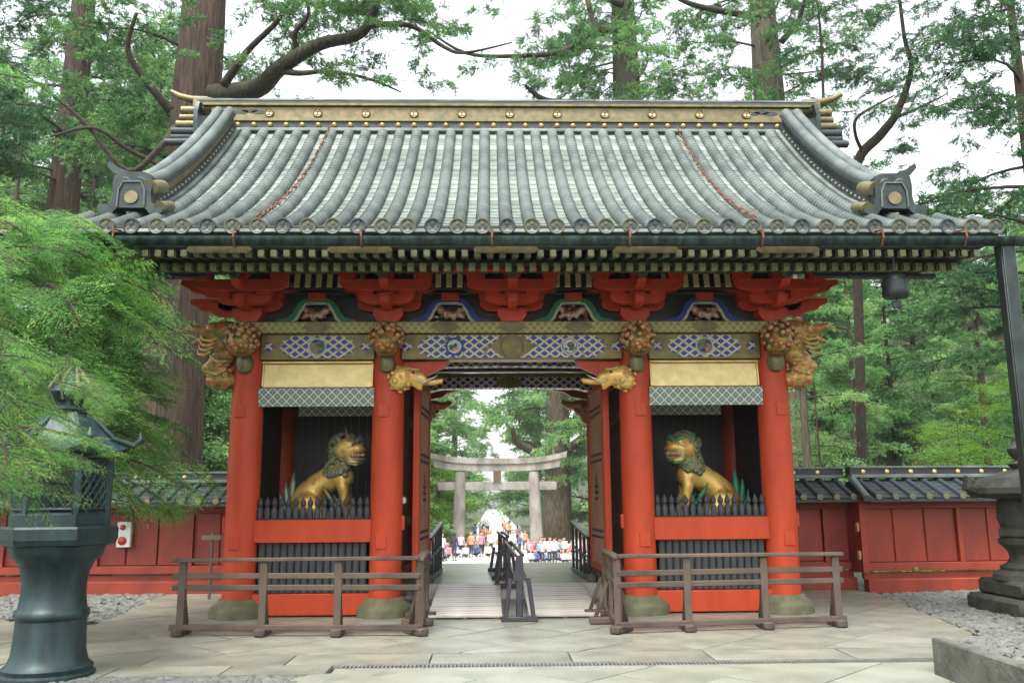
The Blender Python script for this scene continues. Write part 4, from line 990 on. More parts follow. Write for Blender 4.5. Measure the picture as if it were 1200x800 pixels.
# ================================================================ timber barriers
def bar(parent, name, p, q, w_, h, m='wood', b=.008):
    p, q = Vector(p), Vector(q); d = q-p; L = d.length
    o = MB().box((0, 0, 0), (L, w_, h), b=b).build(name, m, parent, (p+q)/2)
    o.rotation_euler = (0, -math.asin(d.z/L), math.atan2(d.y, d.x)); return o
def trestle(P, x, y, ang, z0=0, h=.87, m='wood'):
    E_ = bpy.data.objects.new('trestle', None); col.objects.link(E_); E_.parent = P; E_.location = (x, y, z0); E_.rotation_euler = (0, 0, ang)
    MB().box((0, 0, h/2), (.09, .055, h), b=.006).build('post', m, E_)
    MB().box((0, .08, .05), (.13, .42, .085), b=.012).build('foot', m, E_)
    for s in (1,):
        o = MB().box((0, 0, 0), (.07, .045, .5), b=.006).build('brace', m, E_, (0, s*.13, .3)); o.rotation_euler = (s*R(20), 0, 0)
def barrier(name, label, pts, feet, m='wood', h=.9, z0=0):
    P = thing(name, label, 'barrier', (0, 0, z0))
    for i in range(len(pts)-1):
        p, q = pts[i], pts[i+1]
        bar(P, 'top_rail', (p[0], p[1], h), (q[0], q[1], h+(.02 if i == 0 else 0)), .11, .045, m)
        for z in (h-.19, h-.33): bar(P, 'middle_rail', (p[0], p[1]+.01, z), (q[0], q[1]+.01, z), .04, .07, m)
        bar(P, 'ground_rail', (p[0], p[1], .1), (q[0], q[1], .1), .06, .07, m)
    for x, y, a in feet: trestle(P, x, y, a, h=h-.02, m=m)
    return P
barrier('timber_barrier', 'weathered timber barrier with three bays before the left niche', [(-4.28, -1.74), (-1.2, -1.98), (-1.24, -.25)], [(-4.15, -1.75, 0), (-3.13, -1.83, 0), (-2.2, -1.9, 0), (-1.2, -1.93, .6), (-1.22, -.4, 1.57), (-1.21, -1.1, 1.57)])
barrier('timber_barrier', 'weathered timber barrier with three bays before the right niche', [(4.2, -1.56), (1.24, -1.96), (1.3, -.1)], [(4.1, -1.57, 0), (3.13, -1.7, 0), (2.12, -1.84, 0), (1.24, -1.92, -.6), (1.28, -.3, 1.57), (1.26, -1.1, 1.57)])
# dark centre rail made of two sections
def centre_rail(label, y0, y1, z0, zt0, zt1, x, sk):
    P = thing('handrail', label, 'handrail', (x, y0, z0[0]), math.atan2(sk, y1-y0))
    L = y1-y0; dz = z0[1]-z0[0]
    for dx in (-.05, .05): bar(P, 'top_rail', (dx, 0, zt0), (dx, L, zt1+dz), .045, .045, 'darkmetal')
    bar(P, 'lower_rail', (0, .03, zt0*.52), (0, L, (zt1)*.52+dz), .04, .06, 'darkmetal')
    for k, y in enumerate((0, L)):
        zt = (zt0, zt1)[k]; zz = (0, dz)[k]
        E_ = bpy.data.objects.new('end_frame', None); col.objects.link(E_); E_.parent = P; E_.location = (0, y, zz)
        MB().box((0, 0, zt/2), (.09, .06, zt), b=.008).build('post', 'darkmetal', E_)
        if k == 0: MB().prism([(-.05, zt-.02), (-.06, zt-.2), (-.09, zt-.26), (-.09, zt-.33), (.09, zt-.33), (.09, zt-.26), (.06, zt-.2), (.05, zt-.02)], -.045, -.032, 'y').build('cheek_board', 'darkmetal', E_)
        for s in (-1, 1):
            bar(E_, 'leg', (s*.12, 0, zt-.3), (s*.19, 0, .06), .05, .06, 'darkmetal')
        MB().box((0, 0, .035), (.5, .1, .07), b=.01).build('foot', 'darkmetal', E_)
centre_rail('dark handrail section standing on paving at the foot of the ramp', -.78, 1.9, (0, .19), .87, .74, .06, .1)
centre_rail('dark handrail section standing on the landing inside the passage', 3.3, 5.2, (.2, .2), .76, .78, -.06, .08)
def side_rail(s, label):
    P = thing('side_railing', label, 'railing', (s*1.42, 2.95, .2)); n = 5
    for k in range(n):
        y = 2.0*k/(n-1); MB().box((s*(.02*0)-s*.09*k/(n-1), y, .36+.03*k), (.05, .05, .72+.06*k), b=.005).build('baluster', 'darkmetal', P)
    bar(P, 'top_rail', (0, -.08, .74), (-s*.1, 2.1, .98), .09, .05, 'darkmetal'); bar(P, 'lower_rail', (0, 0, .40), (-s*.09, 2, .5), .03, .05, 'darkmetal'); bar(P, 'ground_rail', (0, -.1, .05), (-s*.09, 2.15, .05), .07, .07, 'darkmetal')
    bar(P, 'cross_rail', (0, 0, .72), (s*.7, 0, .72), .05, .05, 'red_dark'); bar(P, 'cross_rail', (0, 0, .4), (s*.7, 0, .4), .05, .05, 'darkmetal')
    bar(P, 'brace', (s*.01, 0, .6), (s*.32, 0, .04), .05, .05, 'darkmetal')
side_rail(-1, 'dark slatted railing on the landing left of the passage opening'); side_rail(1, 'dark slatted railing on the landing right of the passage opening')
# plank ramps
def ramp(x0, x1, label):
    P = thing('plank_ramp', label, 'ramp', ((x0+x1)/2, -.5, 0)); n = 16; L = 2.42; dz = .2; a = math.atan2(dz, L)
    for s in (-1, 0, 1): bar(P, 'joist', (s*(x1-x0)*.42, .02, -.0), (s*(x1-x0)*.42, L, dz-.03), .06, .05, 'wood')
    me = MB().box((0, 0, 0), (x1-x0, L/n-.035, .035), b=.006).mesh('plank', 'plank')
    for i in range(n):
        t = (i+.5)/n; o = put('plank', me, P, (rnd.uniform(-.006, .006), L*t, dz*t+.035+rnd.uniform(-.003, .003))); o.rotation_euler = (a+rnd.uniform(-.01, .01), 0, 0)
ramp(-1.2, -.17, 'left plank ramp climbing into the gate passage'); ramp(.2, 1.2, 'right plank ramp climbing into the gate passage')

# ================================================================ bronze lantern on the left
def bronze_lantern():
    T = thing('bronze_lantern', 'large green bronze lantern on a waisted pedestal at the left edge', 'lantern', (-4.54, -4.2, 0))
    MB().lathe([(.42, -.03), (.42, .03), (.39, .05), (.40, .09), (.35, .13), (.325, .22), (.315, .35), (.31, .52), (.325, .535), (.335, .56), (.33, .6), (.315, .615), (.30, .63), (.285, .75), (.285, .86), (.305, .97), (.34, 1.05), (.40, 1.10), (.42, 1.15), (.43, 1.22)], 40).build('pedestal', 'bronze', T)
    MB().lathe([(.44, 1.2), (.52, 1.22), (.54, 1.27), (.54, 1.37), (.52, 1.39)], 6, a0=R(12)).build('tray', 'bronze', T, smooth=False)
    MB().lathe([(.46, 1.39), (.46, 1.5), (.43, 1.52)], 6, a0=R(12)).build('box_base', 'bronze', T, smooth=False)
    for k in range(6):
        a = R(12+60*k); a2 = R(12+60*(k+1)); r = .42
        MB().box((r*math.cos(a), r*math.sin(a), 1.78), (.06, .06, .56), rz=a, b=.006).build('corner_post', 'bronze', T)
        p, q = Vector((r*math.cos(a), r*math.sin(a), 0)), Vector((r*math.cos(a2), r*math.sin(a2), 0)); d = q-p
        b = MB(); nn = 5
        for j in range(-nn, nn+1):
            for sgn in (-1, 1):
                # lattice bars clipped to the panel
                t0, t1 = j/nn, j/nn+ .8; z0, z1 = (1.56, 2.02) if sgn > 0 else (2.02, 1.56)
                ta, tb = max(0.06, t0), min(.94, t1)
                if tb-ta < .05: continue
                za = z0+(z1-z0)*(ta-t0)/.8; zb = z0+(z1-z0)*(tb-t0)/.8
                A, B2 = p+d*ta, p+d*tb; b.tube([(A.x, A.y, za), (B2.x, B2.y, zb)], .009, 4)
        for z in (1.55, 2.03): b.tube([(p.x, p.y, z), (q.x, q.y, z)], .02, 4)
        b.build('lattice_panel', 'bronze', T)
    MB().lathe([(.2, 1.5), (.2, 2.0)], 12).build('inner_drum', 'bronze_dark', T)
    roof = MB()
    for k in range(6):
        a = R(12+60*k); a2 = a+R(60); rows = []
        for r, z in ((.62, 2.10), (.60, 2.08), (.42, 2.2), (.3, 2.34), (.24, 2.44), (.16, 2.5)):
            rr_ = []
            for j in range(5):
                t = j/4; ang = a+(a2-a)*t; lift = (.07*abs(2*t-1)**2 if r > .5 else .02*abs(2*t-1)); rad = r*(math.cos(R(30))/math.cos(ang-(a+a2)/2)); rr_.append((rad*math.cos(ang), rad*math.sin(ang), z+lift))
            rows.append(rr_)
        o = len(roof.v); roof.v += [p for row in rows for p in row]
        for i in range(len(rows)-1):
            for j in range(4): roof.f.append((o+i*5+j, o+i*5+j+1, o+(i+1)*5+j+1, o+(i+1)*5+j)); roof.mi.append(0)
    roof.build('roof', 'bronze', T)
    for k in range(6):
        a = R(12+60*k); MB().tube([(.2*math.cos(a), .2*math.sin(a), 2.48), (.44*math.cos(a), .44*math.sin(a), 2.24), (.63*math.cos(a), .63*math.sin(a), 2.17), (.7*math.cos(a), .7*math.sin(a), 2.24), (.68*math.cos(a), .68*math.sin(a), 2.31)], [.02, .022, .03, .035, .01], 8).build('roof_rib', 'bronze', T)
    MB().lathe([(.17, 2.48), (.2, 2.52), (.12, 2.56), (.1, 2.6), (.17, 2.64), (.2, 2.7), (.15, 2.79), (.05, 2.87), (.01, 2.92)], 20).build('finial', 'bronze', T)
    b = MB()
    for k in range(8):
        a = k*.785; b.tube([(.15*math.cos(a), .15*math.sin(a), 2.62), (.2*math.cos(a), .2*math.sin(a), 2.74), (.13*math.cos(a), .13*math.sin(a), 2.86), (.05*math.cos(a+.4), .05*math.sin(a+.4), 2.97)], [.015, .022, .018, .003], 6)
    b.build('finial_flames', 'stone', T)
bronze_lantern()
def stone_lantern():
    T = thing('stone_lantern', 'squat lichen-dark stone lantern with scrolled roof at the right edge', 'stone lantern', (7.48, -.35, 0))
    for z, w_, h in ((.09, 1.4, .26), (.33, 1.15, .24)): MB().box((0, 0, z), (w_, w_, h), b=.05).build('base_block', 'lanternstone', T)
    MB().lathe([(.58, .44), (.56, .52), (.46, .58), (.47, .62), (.36, .68), (.33, .75), (.34, .82), (.4, .9), (.45, .94), (.46, 1.0), (.42, 1.03)], 20).build('lotus_base', 'lanternstone', T)
    MB().lathe([(.42, 1.02), (.5, 1.06), (.5, 1.14), (.43, 1.18)], 6).build('platform', 'lanternstone', T, smooth=False)
    MB().lathe([(.4, 1.17), (.44, 1.3), (.43, 1.5), (.4, 1.6)], 12).build('fire_box', 'lanternstone', T)
    MB().lathe([(.42, 1.58), (.72, 1.6), (.8, 1.66), (.79, 1.74), (.66, 1.86), (.4, 1.95), (.2, 2.0), (.16, 2.03)], 24).build('roof', 'lanternstone', T)
    MB().lathe([(.18, 2.02), (.24, 2.08), (.14, 2.14), (.2, 2.22), (.22, 2.3), (.12, 2.4), (.01, 2.48)], 16).build('finial', 'lanternstone', T)
    for k in range(6):
        a = R(0+60*k); MB().tube([(.6*math.cos(a), .6*math.sin(a), 1.82), (.78*math.cos(a), .78*math.sin(a), 1.72), (.88*math.cos(a), .88*math.sin(a), 1.76), (.86*math.cos(a), .86*math.sin(a), 1.86), (.78*math.cos(a), .78*math.sin(a), 1.84)], [.06, .09, .1, .08, .03], 8).build('roof_scroll', 'lanternstone', T)
stone_lantern()

# ================================================================ torii beyond the gate
def torii():
    T = thing('stone_torii', 'weathered grey stone torii at the far side of the plaza', 'torii', (.15, 54, -2.12))
    for s in (-1, 1):
        MB().tube([(s*2.98, 0, -.1), (s*2.78, 0, 5.9)], [.5, .42], 24).build('pillar', 'torii', T)
        MB().lathe([(.72, 0), (.72, .25), (.6, .4)], 24).build('pillar_foot', 'torii', T, (s*2.98, 0, -.05))
    n = 24; b = MB()
    for h0, h1, hw, d, L in ((0, .36, 5.0, .34, 0),):
        pass
    def lintel(z0, th, hl, d, nm, curve):
        P = [(hl*t, z0+curve*abs(t)**3.4) for t in np.linspace(-1, 1, n)]+[(hl*t*1.015, z0+th+curve*abs(t)**3.4) for t in np.linspace(1, -1, n)]
        MB().prism(P, -d, d, 'y').build(nm, 'torii', T)
    lintel(5.95, .55, 4.75, .34, 'lower_lintel', .32); lintel(6.5, .42, 5.25, .46, 'top_lintel', .52)
    MB().box((0, 0, 4.85), (9.0, .4, .62), b=.02).build('tie_beam', 'torii', T)
    MB().box((.0, -.05, 5.58), (.62, .5, .9), b=.02).build('plaque_strut', 'torii', T)
    MB().box((.0, -.33, 5.6), (.5, .05, .8), b=.02).build('plaque', 'plaque', T)
    for s in (-1, 1): MB().box((s*3.6, 0, 4.85), (.3, .46, .2)).build('wedge', 'torii', T)
torii()

# ================================================================ people
def bodymat(name):
    s = NT(name); s.l(s.n('ShaderNodeObjectInfo').outputs['Color'], s.p.inputs['Base Color']); s.p.inputs['Roughness'].default_value = .8; return s.m
M['cloth'] = bodymat('person_clothes'); M['trousers'] = mat('dark_trousers', (.03, .03, .05), (.05, .05, .07), rough=.8, bump=0, rand=.3)
M['skin'] = mat('skin', srgb(214, 168, 140), srgb(200, 150, 122), rough=.55, bump=0); M['hair'] = mat('black_hair', (.02, .017, .015), (.03, .025, .02), rough=.6, bump=0)
def person_mesh(pose):
    B = []
    if pose in ('stand', 'walk'):
        st_ = .16 if pose == 'walk' else 0
        for s in (-1, 1):
            f = s*st_
            B += chain((s*.09, 0, .86), (s*.1, f*.6, .48), .085, .062, 4)+chain((s*.1, f*.6, .45), (s*.1, f, .09), .058, .042, 4)+[(s*.1, f-.05, .04, .045, .1, .035)]
            B += chain((s*.19, 0, 1.36), (s*.24, -f*.4, 1.1), .052, .043, 3)+chain((s*.24, -f*.4, 1.08), (s*.23, -.06-f*.8, .86), .04, .03, 3)+[(s*.23, -.08-f*.8, .8, .028, .035, .05)]
        B += [(0, 0, .92, .16, .11, .12), (0, 0, 1.08, .145, .1, .14), (0, 0, 1.26, .18, .11, .15), (0, 0, 1.36, .17, .09, .07), (0, 0, 1.46, .06), (0, -.01, 1.6, .085, .1, .12), (0, .01, 1.64, .09, .1, .1), (0, -.1, 1.59, .03)]
        zc = (.86, 1.44)
    else:       # seated on the ground or crouching for a group picture
        for s in (-1, 1):
            B += chain((s*.1, 0, .2), (s*.16, -.35, .42), .09, .07, 4)+chain((s*.16, -.36, .4), (s*.13, -.42, .08), .06, .045, 3)+[(s*.13, -.48, .04, .045, .1, .035)]
            B += chain((s*.19, 0, .62), (s*.24, -.14, .42), .052, .043, 3)+chain((s*.23, -.16, .42), (s*.1, -.34, .45), .04, .032, 3)
        B += [(0, .02, .18, .18, .16, .14), (0, .02, .36, .15, .11, .15), (0, 0, .54, .18, .11, .14), (0, 0, .72, .06), (0, -.02, .87, .085, .1, .12), (0, 0, .91, .09, .1, .1), (0, -.11, .86, .03)]
        zc = (.24, .70)
    def mf(c):
        if c.z > zc[1]+.01: return 3 if (c.y > -.03 or c.z > zc[1]+.24) else 2
        return 0 if c.z > zc[0] else 1
    return meta('body', B, ['cloth', 'trousers', 'skin', 'hair'], res=.055, matfn=mf, link=False)
PM = {k: person_mesh(k) for k in ('stand', 'walk', 'sit')}
PC = [(.6, .6, .6), (.4, .4, .42), (.1, .12, .3), (.6, .25, .3), (.75, .55, .6), (.05, .05, .08), (.3, .4, .65), (.7, .3, .15), (.8, .78, .7), (.35, .35, .4), (.7, .7, .78)]
PN = ['white', 'pale grey', 'navy', 'dull red', 'pink', 'black', 'mid blue', 'orange', 'cream', 'dark grey', 'pale lilac']
def person(pose, x, y, label, group=None, rz=None, c=None, z=None, sc_=None):
    o = put('person', PM[pose], None, (x, y, terrain(x, y)+.03 if z is None else z), rnd.uniform(-.6, .6) if rz is None else rz, scale=sc_ or rnd.uniform(.9, 1.04))
    if c is None:
        ci = rnd.randrange(len(PC)); c = PC[ci]; label = label.replace('one of the', 'one of the %s' % ('seated' if pose == 'sit' else 'standing' if pose == 'stand' else 'walking'))+', top %s' % PN[ci]
    o['label'] = label; o['category'] = 'person'
    if group: o['group'] = group
    o.color = (*(c or PC[rnd.randrange(len(PC))]), 1); return o
zp = -2.09
person('stand', -3.0+.7-.35, 43.5, 'man in a dark suit standing before the left pillar of the torii', None, 2.6, (.02, .025, .06), zp, 1.0)
for k in range(22): person('sit' if k % 5 < 3 else 'stand', -6.2+rnd.uniform(0, 3.0), 42.5+rnd.uniform(0, 4.4), 'one of the visitors at the left torii pillar', 'visitors crowded at the left torii pillar', z=zp)
for row in range(5):
    for k in range(12): person('sit' if rnd.random() < .75-.16*row else 'stand', 2.2+k*.37+rnd.uniform(-.16, .16), 41.5+row*.8+rnd.uniform(-.3, .3), 'one of the visitors gathered right of the path', 'visitors gathered right of the path', z=zp, sc_=rnd.uniform(.68, .84))
for k in range(30): person('walk', rnd.choice((rnd.uniform(-1.9, -.6), rnd.uniform(1.2, 2.6))), rnd.uniform(50, 110)**1.0, 'one of the distant visitors on the avenue', 'visitors walking the avenue', z=zp+.03, rz=rnd.choice((0, 3.14))+rnd.uniform(-.5, .5), sc_=rnd.uniform(.75, .92))
for k in range(12): person('stand' if k % 2 else 'sit', -2.6+k*.33+rnd.uniform(-.1, .1), 46.5+rnd.uniform(0, 3), 'one of the visitors left of the avenue centre', 'visitors waiting before the torii', z=zp)
# person at the bottom right corner, only a navy hat and shoulder in view
M['navy'] = mat('navy_felt', srgb(46, 56, 96), srgb(36, 44, 80), rough=.9)
pr_ = person('stand', 1.42, -10.3, 'person in a navy hat cut off by the bottom right corner', None, 3.3, (.06, .08, .2), -.02, .70)
MB().lathe([(.14, 1.60), (.145, 1.62), (.112, 1.635), (.11, 1.68), (.095, 1.74), (.05, 1.775), (.005, 1.78)], 24).build('hat', 'navy', pr_)

# ================================================================ vegetation
def unit(v): return v/np.maximum(1e-9, np.linalg.norm(v, axis=-1, keepdims=True))
def leaves(pos, d, nrm, L, W):
    """pointed leaf faces, one triangle each; pos,d,nrm (n,3); L,W (n,)"""
    side = unit(np.cross(d, nrm))*W[:, None]*.5; sg = np.where(np.arange(len(pos)) % 2, 1., -1.)[:, None]
    return np.stack([pos-side*.35*sg, pos+d*L[:, None]*.5+side*1.25*sg, pos+d*L[:, None]], 1).reshape(-1, 3)
def rotz(a): c, s = math.cos(a), math.sin(a); return np.array([[c, -s, 0], [s, c, 0], [0, 0, 1]])
def roty(a): c, s = math.cos(a), math.sin(a); return np.array([[c, 0, s], [0, 1, 0], [-s, 0, c]])
def rotx(a): c, s = math.cos(a), math.sin(a); return np.array([[1, 0, 0], [0, c, -s], [0, s, c]])
def fir_bough(g, L=1.8, n2=26, dens=1.0, leaf=.05):
    """flat layered spray of soft short needles; returns leaf verts and branch polylines"""
    out = []; tubes = []
    ax = lambda t: np.array([L*t, .06*L*math.sin(t*3+g.random()*.2), L*(.05*t-.28*t*t)])
    tubes.append(([tuple(ax(t)) for t in np.linspace(0, 1, 7)], [.016*L*(1-.85*t) for t in np.linspace(0, 1, 7)]))
    for i in range(n2):
        t = .12+.88*(i+g.random()*.6)/n2; s = 1 if i % 2 else -1; base = ax(min(t, 1)); l2 = L*(.5*(1-t)**.8+.1)*(.35+.65*min(1, t*3))*g.uniform(.75, 1.15)
        a = s*R(g.uniform(48, 66)); dr = g.uniform(.15, .4)
        n3 = max(4, int(l2/.05*dens))
        e = lambda u: base+np.array([math.cos(a)*u*l2+.25*u*u*l2, math.sin(a)*u*l2, -dr*u*u*l2+.02*math.sin(u*7+i)])
        tubes.append(([tuple(e(u)) for u in (0, .5, 1)], [.006, .004, .001]))
        for j in range(n3):
            u = (j+.5)/n3; p0 = e(u); s3 = 1 if j % 2 else -1; l3 = (.05+.16*(1-u)*min(1, l2*2))*g.uniform(.7, 1.2)
            if j == n3-1: dd = e(1)-e(.9)
            else:
                aa = a+s3*R(g.uniform(38, 55)); dd = np.array([math.cos(aa), math.sin(aa), g.uniform(-.35, -.02)])
            dd = unit(dd); m = max(4, int(l3/.018*dens)); k = np.arange(m); q = p0+dd*(l3*(k+.5)/m)[:, None]
            q[:, 2] -= (l3*((k+.5)/m)**2)*.3
            sd = np.where(k % 2, 1, -1)[:, None]; perp = unit(np.cross([0, 0, 1], dd)); ld = unit(dd*.8+perp*sd*1.0+g.normal(0, .16, (m, 3)))
            nr = unit(np.array([0, 0, 1])+g.normal(0, .5, (m, 3)))
            out.append(leaves(q, ld, nr, leaf*g.uniform(.7, 1.1, m), np.full(m, leaf*.36)))
    return np.concatenate(out), tubes
def sugi_bough(g, L=3.2, n2=13, leaf=.15, droop=.5, ntuft=8, nl=13, spread=1.0, wid=.26):
    """cedar branch: rising limb with hanging ropes of needle tufts"""
    out = []; tubes = []
    ax = lambda t: np.array([L*t, L*.1*math.sin(t*4), L*(.16*t-.22*t*t*droop*2)])
    tubes.append(([tuple(ax(t)) for t in np.linspace(0, 1, 7)], [.018*L*(1-.85*t) for t in np.linspace(0, 1, 7)]))
    for i in range(n2):
        t = .2+.8*(i+g.random())/n2; base = ax(min(1, t)); a = g.uniform(-1.5, 1.5)*spread; l2 = L*g.uniform(.14, .34)*(1.15-.5*t)
        el = g.uniform(-.2, .5)
        e = lambda u: base+np.array([math.cos(a)*u*l2, math.sin(a)*u*l2, (math.sin(el)*u-droop*u*u)*l2])
        tubes.append(([tuple(e(u)) for u in (0, .5, 1)], [.012*L/3, .008*L/3, .003]))
        for j in range(ntuft):
            u = .25+.75*(j+g.random())/ntuft; c = e(u)+g.normal(0, .05*L/3, 3); ad = unit(np.array([math.cos(a), math.sin(a), -.5*droop-.1])+g.normal(0, .45, 3))
            ll = leaf*g.uniform(1.6, 3.0); k = g.random(nl); q = c+ad*(ll*k)[:, None]
            ld = unit(ad+g.normal(0, .55, (nl, 3))); nr = unit(g.normal(0, 1, (nl, 3)))
            out.append(leaves(q, ld, nr, leaf*g.uniform(.6, 1.2, nl), np.full(nl, leaf*wid)))
    return np.concatenate(out), tubes
def broad_bough(g, L=2.2, n=1000, leaf=.1):
    """loose cloud of broad leaves in flat tiers"""
    out = []; tubes = []; ax = lambda t: np.array([L*t, L*.1*math.sin(t*5), L*(.3*t-.25*t*t)])
    tubes.append(([tuple(ax(t)) for t in np.linspace(0, 1, 6)], [.014*L*(1-.85*t) for t in np.linspace(0, 1, 6)]))
    m = 26
    for i in range(m):
        t = .3+.75*g.random(); c = ax(t)+np.array([g.normal(0, .08), g.normal(0, .2), g.normal(0, .07)])*L; nl = n//m
        tubes.append(([tuple(ax(min(1, t*.85))), tuple(c)], [.006, .003]))
        q = c+g.normal(0, 1, (nl, 3))*np.array([.09, .09, .035])*L; ld = unit(g.normal(0, 1, (nl, 3))*np.array([1, 1, .35])+[.3, 0, -.2]); nr = unit(np.array([0, 0, 1])+g.normal(0, .45, (nl, 3)))
        out.append(leaves(q, ld, nr, leaf*g.uniform(.6, 1.15, nl), np.full(nl, leaf*.55)))
    return np.concatenate(out), tubes
def leafmesh(name, V, m):
    n = len(V)//3; me = bpy.data.meshes.new(name); me.vertices.add(len(V)); me.vertices.foreach_set('co', V.astype(np.float32).ravel())
    me.loops.add(len(V)); me.loops.foreach_set('vertex_index', np.arange(len(V), dtype=np.int32)); me.polygons.add(n)
    me.polygons.foreach_set('loop_start', np.arange(0, len(V), 3, dtype=np.int32)); me.materials.append(M[m]); me.update(); return me
G_ = np.random.default_rng(5)
BO = {'fir': [fir_bough(G_) for _ in range(4)], 'firfine': [fir_bough(G_, 1.5, 24, 1.0, .042) for _ in range(3)],
      'sugi': [sugi_bough(G_, 3.2, 15, .125, .5, 9, 18, 1.0, .34) for _ in range(4)], 'sugisparse': [sugi_bough(G_, 3.2, 13, .13, .4, 8, 18, .9, .42) for _ in range(4)],
      'far': [sugi_bough(G_, 4.2, 13, .34, .5, 6, 9, 1.1, .34) for _ in range(4)], 'broad': [broad_bough(G_) for _ in range(3)], 'hill': [broad_bough(G_, 3.4, 900, .2) for _ in range(3)]}
def crown(kind, items, leafm, barkm='twig', thick=1):
    """items: (pos, azimuth, pitch, scale, roll). returns leaf mesh and branch mesh"""
    VV = []; T = MB()
    for (p, az, pit, s, ro) in items:
        V, tb = BO[kind][rnd.randrange(len(BO[kind]))]; A = rotz(az) @ roty(-pit) @ rotx(ro)*s
        VV.append(V @ A.T+np.array(p))
        for pts, rd in (tb if s*np.linalg.norm(tb[0][0][-1]) > .0 else tb[:1]):
            q = np.array(pts) @ A.T+np.array(p); T.tube([tuple(x) for x in q], [r*s*thick for r in rd], 4 if len(pts) < 4 else 5, cap=False)
    return leafmesh('crown', np.concatenate(VV), leafm), T.mesh('branches', barkm, False)
def flute(a, p): return 1+.06*math.sin(a*7+p.z*.3)+.035*math.sin(a*13-p.z*.5)
def trunk_mesh(pts, rad, bark, n=28, fl=True):
    return MB().tube(pts, rad, n, flute=flute if fl else None).mesh('trunk', bark, True)
def tree(name, label, x, y, h, r0, kind, leafm, n, zmin, zmax, s0, s1, bark='bark', group=None, az=None, pit=(-.1, .25), lean=(0, 0), cat='tree', crownmesh=None, rz=0, twig='twig', tail=1.6, share=None):
    z0 = terrain(x, y)-.2; T = thing(name, label, cat, (x, y, z0), rz, group)
    P = [(lean[0]*t+.12*math.sin(t*5+x)*r0, lean[1]*t, h*t) for t in np.linspace(0, 1, 12)]
    rad = [r0*((1-(.62 if h > 24 else .96)*t)+.5*max(0, .12-t)*4) for t in np.linspace(0, 1, 12)]
    put('trunk', trunk_mesh(P, rad, bark, 24 if r0 > .3 else 8, r0 > .3), T)
    if share: lm, bm_ = share
    else:
        it = []
        for k in range(n):
            t = (k+rnd.random())/n; z = zmin+(zmax-zmin)*t; a = rnd.uniform(0, 6.283) if az is None else rnd.choice(az)+rnd.uniform(-.55, .55)
            s = (s0+(s1-s0)*t)*rnd.uniform(.75, 1.2); tt = min(1, z/h)
            it.append(((lean[0]*tt, lean[1]*tt, z), a, rnd.uniform(*pit), s, rnd.uniform(-.3, .3)))
        lm, bm_ = crown(kind, it, leafm, twig)
    put('crown', lm, T); put('branches', bm_, T, kind='stuff'); return T, (lm, bm_)
def limb(T, pts, rad, bark='bark_moss'):
    # smooth the polyline
    P = [Vector(p) for p in pts]; out = []; rr = []
    for i in range(len(P)-1):
        p0, p1, p2, p3 = P[max(0, i-1)], P[i], P[i+1], P[min(len(P)-1, i+2)]
        for k in range(5):
            t = k/5; out.append(.5*((2*p1)+(p2-p0)*t+(2*p0-5*p1+4*p2-p3)*t*t+(3*p1-p0-3*p2+p3)*t**3)); rr.append(rad[i]+(rad[i+1]-rad[i])*t)
    out.append(P[-1]); rr.append(rad[-1]); MB().tube(out, rr, 10).build('limb', bark, T, smooth=True); return out

def at(px, py, s):
    """world point at distance s along the view axis under a pixel of the 1200 px photograph: used once to read positions"""
    d = fw*F+r2*(px-600)-u2*(py-400); d = d/F; return CAM+d*s
# --- the great cedar left behind the gate, with its heavy mossy limb
def rel(T, px, py, s): q = at(px, py, s); return (q.x-T.location.x, q.y-T.location.y, q.z-T.location.z)
T1, _ = tree('cedar_tree', 'huge reddish cedar trunk rising behind the left end of the gate roof', -8.35, 9.2, 26, .95, 'sugi', 'sugi', 20, 9, 17, .9, 1.0, 'bark', az=[3.0, 2.4, 3.8, 1.5])
L1 = limb(T1, [rel(T1, 240, 114, 23.6), rel(T1, 300, 104, 22.4), rel(T1, 330, 78, 21.2), rel(T1, 375, 52, 21), rel(T1, 425, 38, 20.8), rel(T1, 445, -10, 20.6), rel(T1, 470, -60, 20.5)], [.34, .25, .19, .15, .12, .1, .07])
limb(T1, [rel(T1, 325, 82, 21.3), rel(T1, 350, 86, 21), rel(T1, 385, 84, 20.8), rel(T1, 430, 92, 20.6), rel(T1, 470, 108, 20.4)], [.1, .07, .05, .035, .015], 'twig')
limb(T1, [rel(T1, 350, 62, 21.2), rel(T1, 345, 40, 21), rel(T1, 362, 15, 20.8), rel(T1, 350, -20, 20.6)], [.08, .06, .045, .03], 'twig')
limb(T1, [rel(T1, 262, 100, 22), rel(T1, 290, 60, 21.6), rel(T1, 325, 25, 21.3), rel(T1, 345, -10, 21)], [.12, .08, .06, .04], 'twig')
limb(T1, [rel(T1, 430, 30, 20.7), rel(T1, 480, 30, 20.4), rel(T1, 520, 55, 20.2), rel(T1, 545, 62, 20), rel(T1, 600, 50, 19.8)], [.08, .06, .045, .035, .015], 'twig')
limb(T1, [rel(T1, 200, 130, 21.8), rel(T1, 175, 100, 21.5), rel(T1, 150, 60, 21.2), rel(T1, 160, 15, 21)], [.12, .09, .06, .04], 'twig')
limb(T1, [rel(T1, 205, 150, 21.8), rel(T1, 190, 170, 21.2), rel(T1, 150, 200, 21.0), rel(T1, 100, 145, 20.8), rel(T1, 60, 110, 20.6), rel(T1, 10, 75, 20.4)], [.1, .08, .055, .045, .035, .02], 'twig')
limb(T1, [rel(T1, 200, 200, 21.5), rel(T1, 150, 175, 21.2), rel(T1, 110, 150, 20.8), rel(T1, 60, 160, 20.6)], [.07, .05, .04, .02], 'twig')
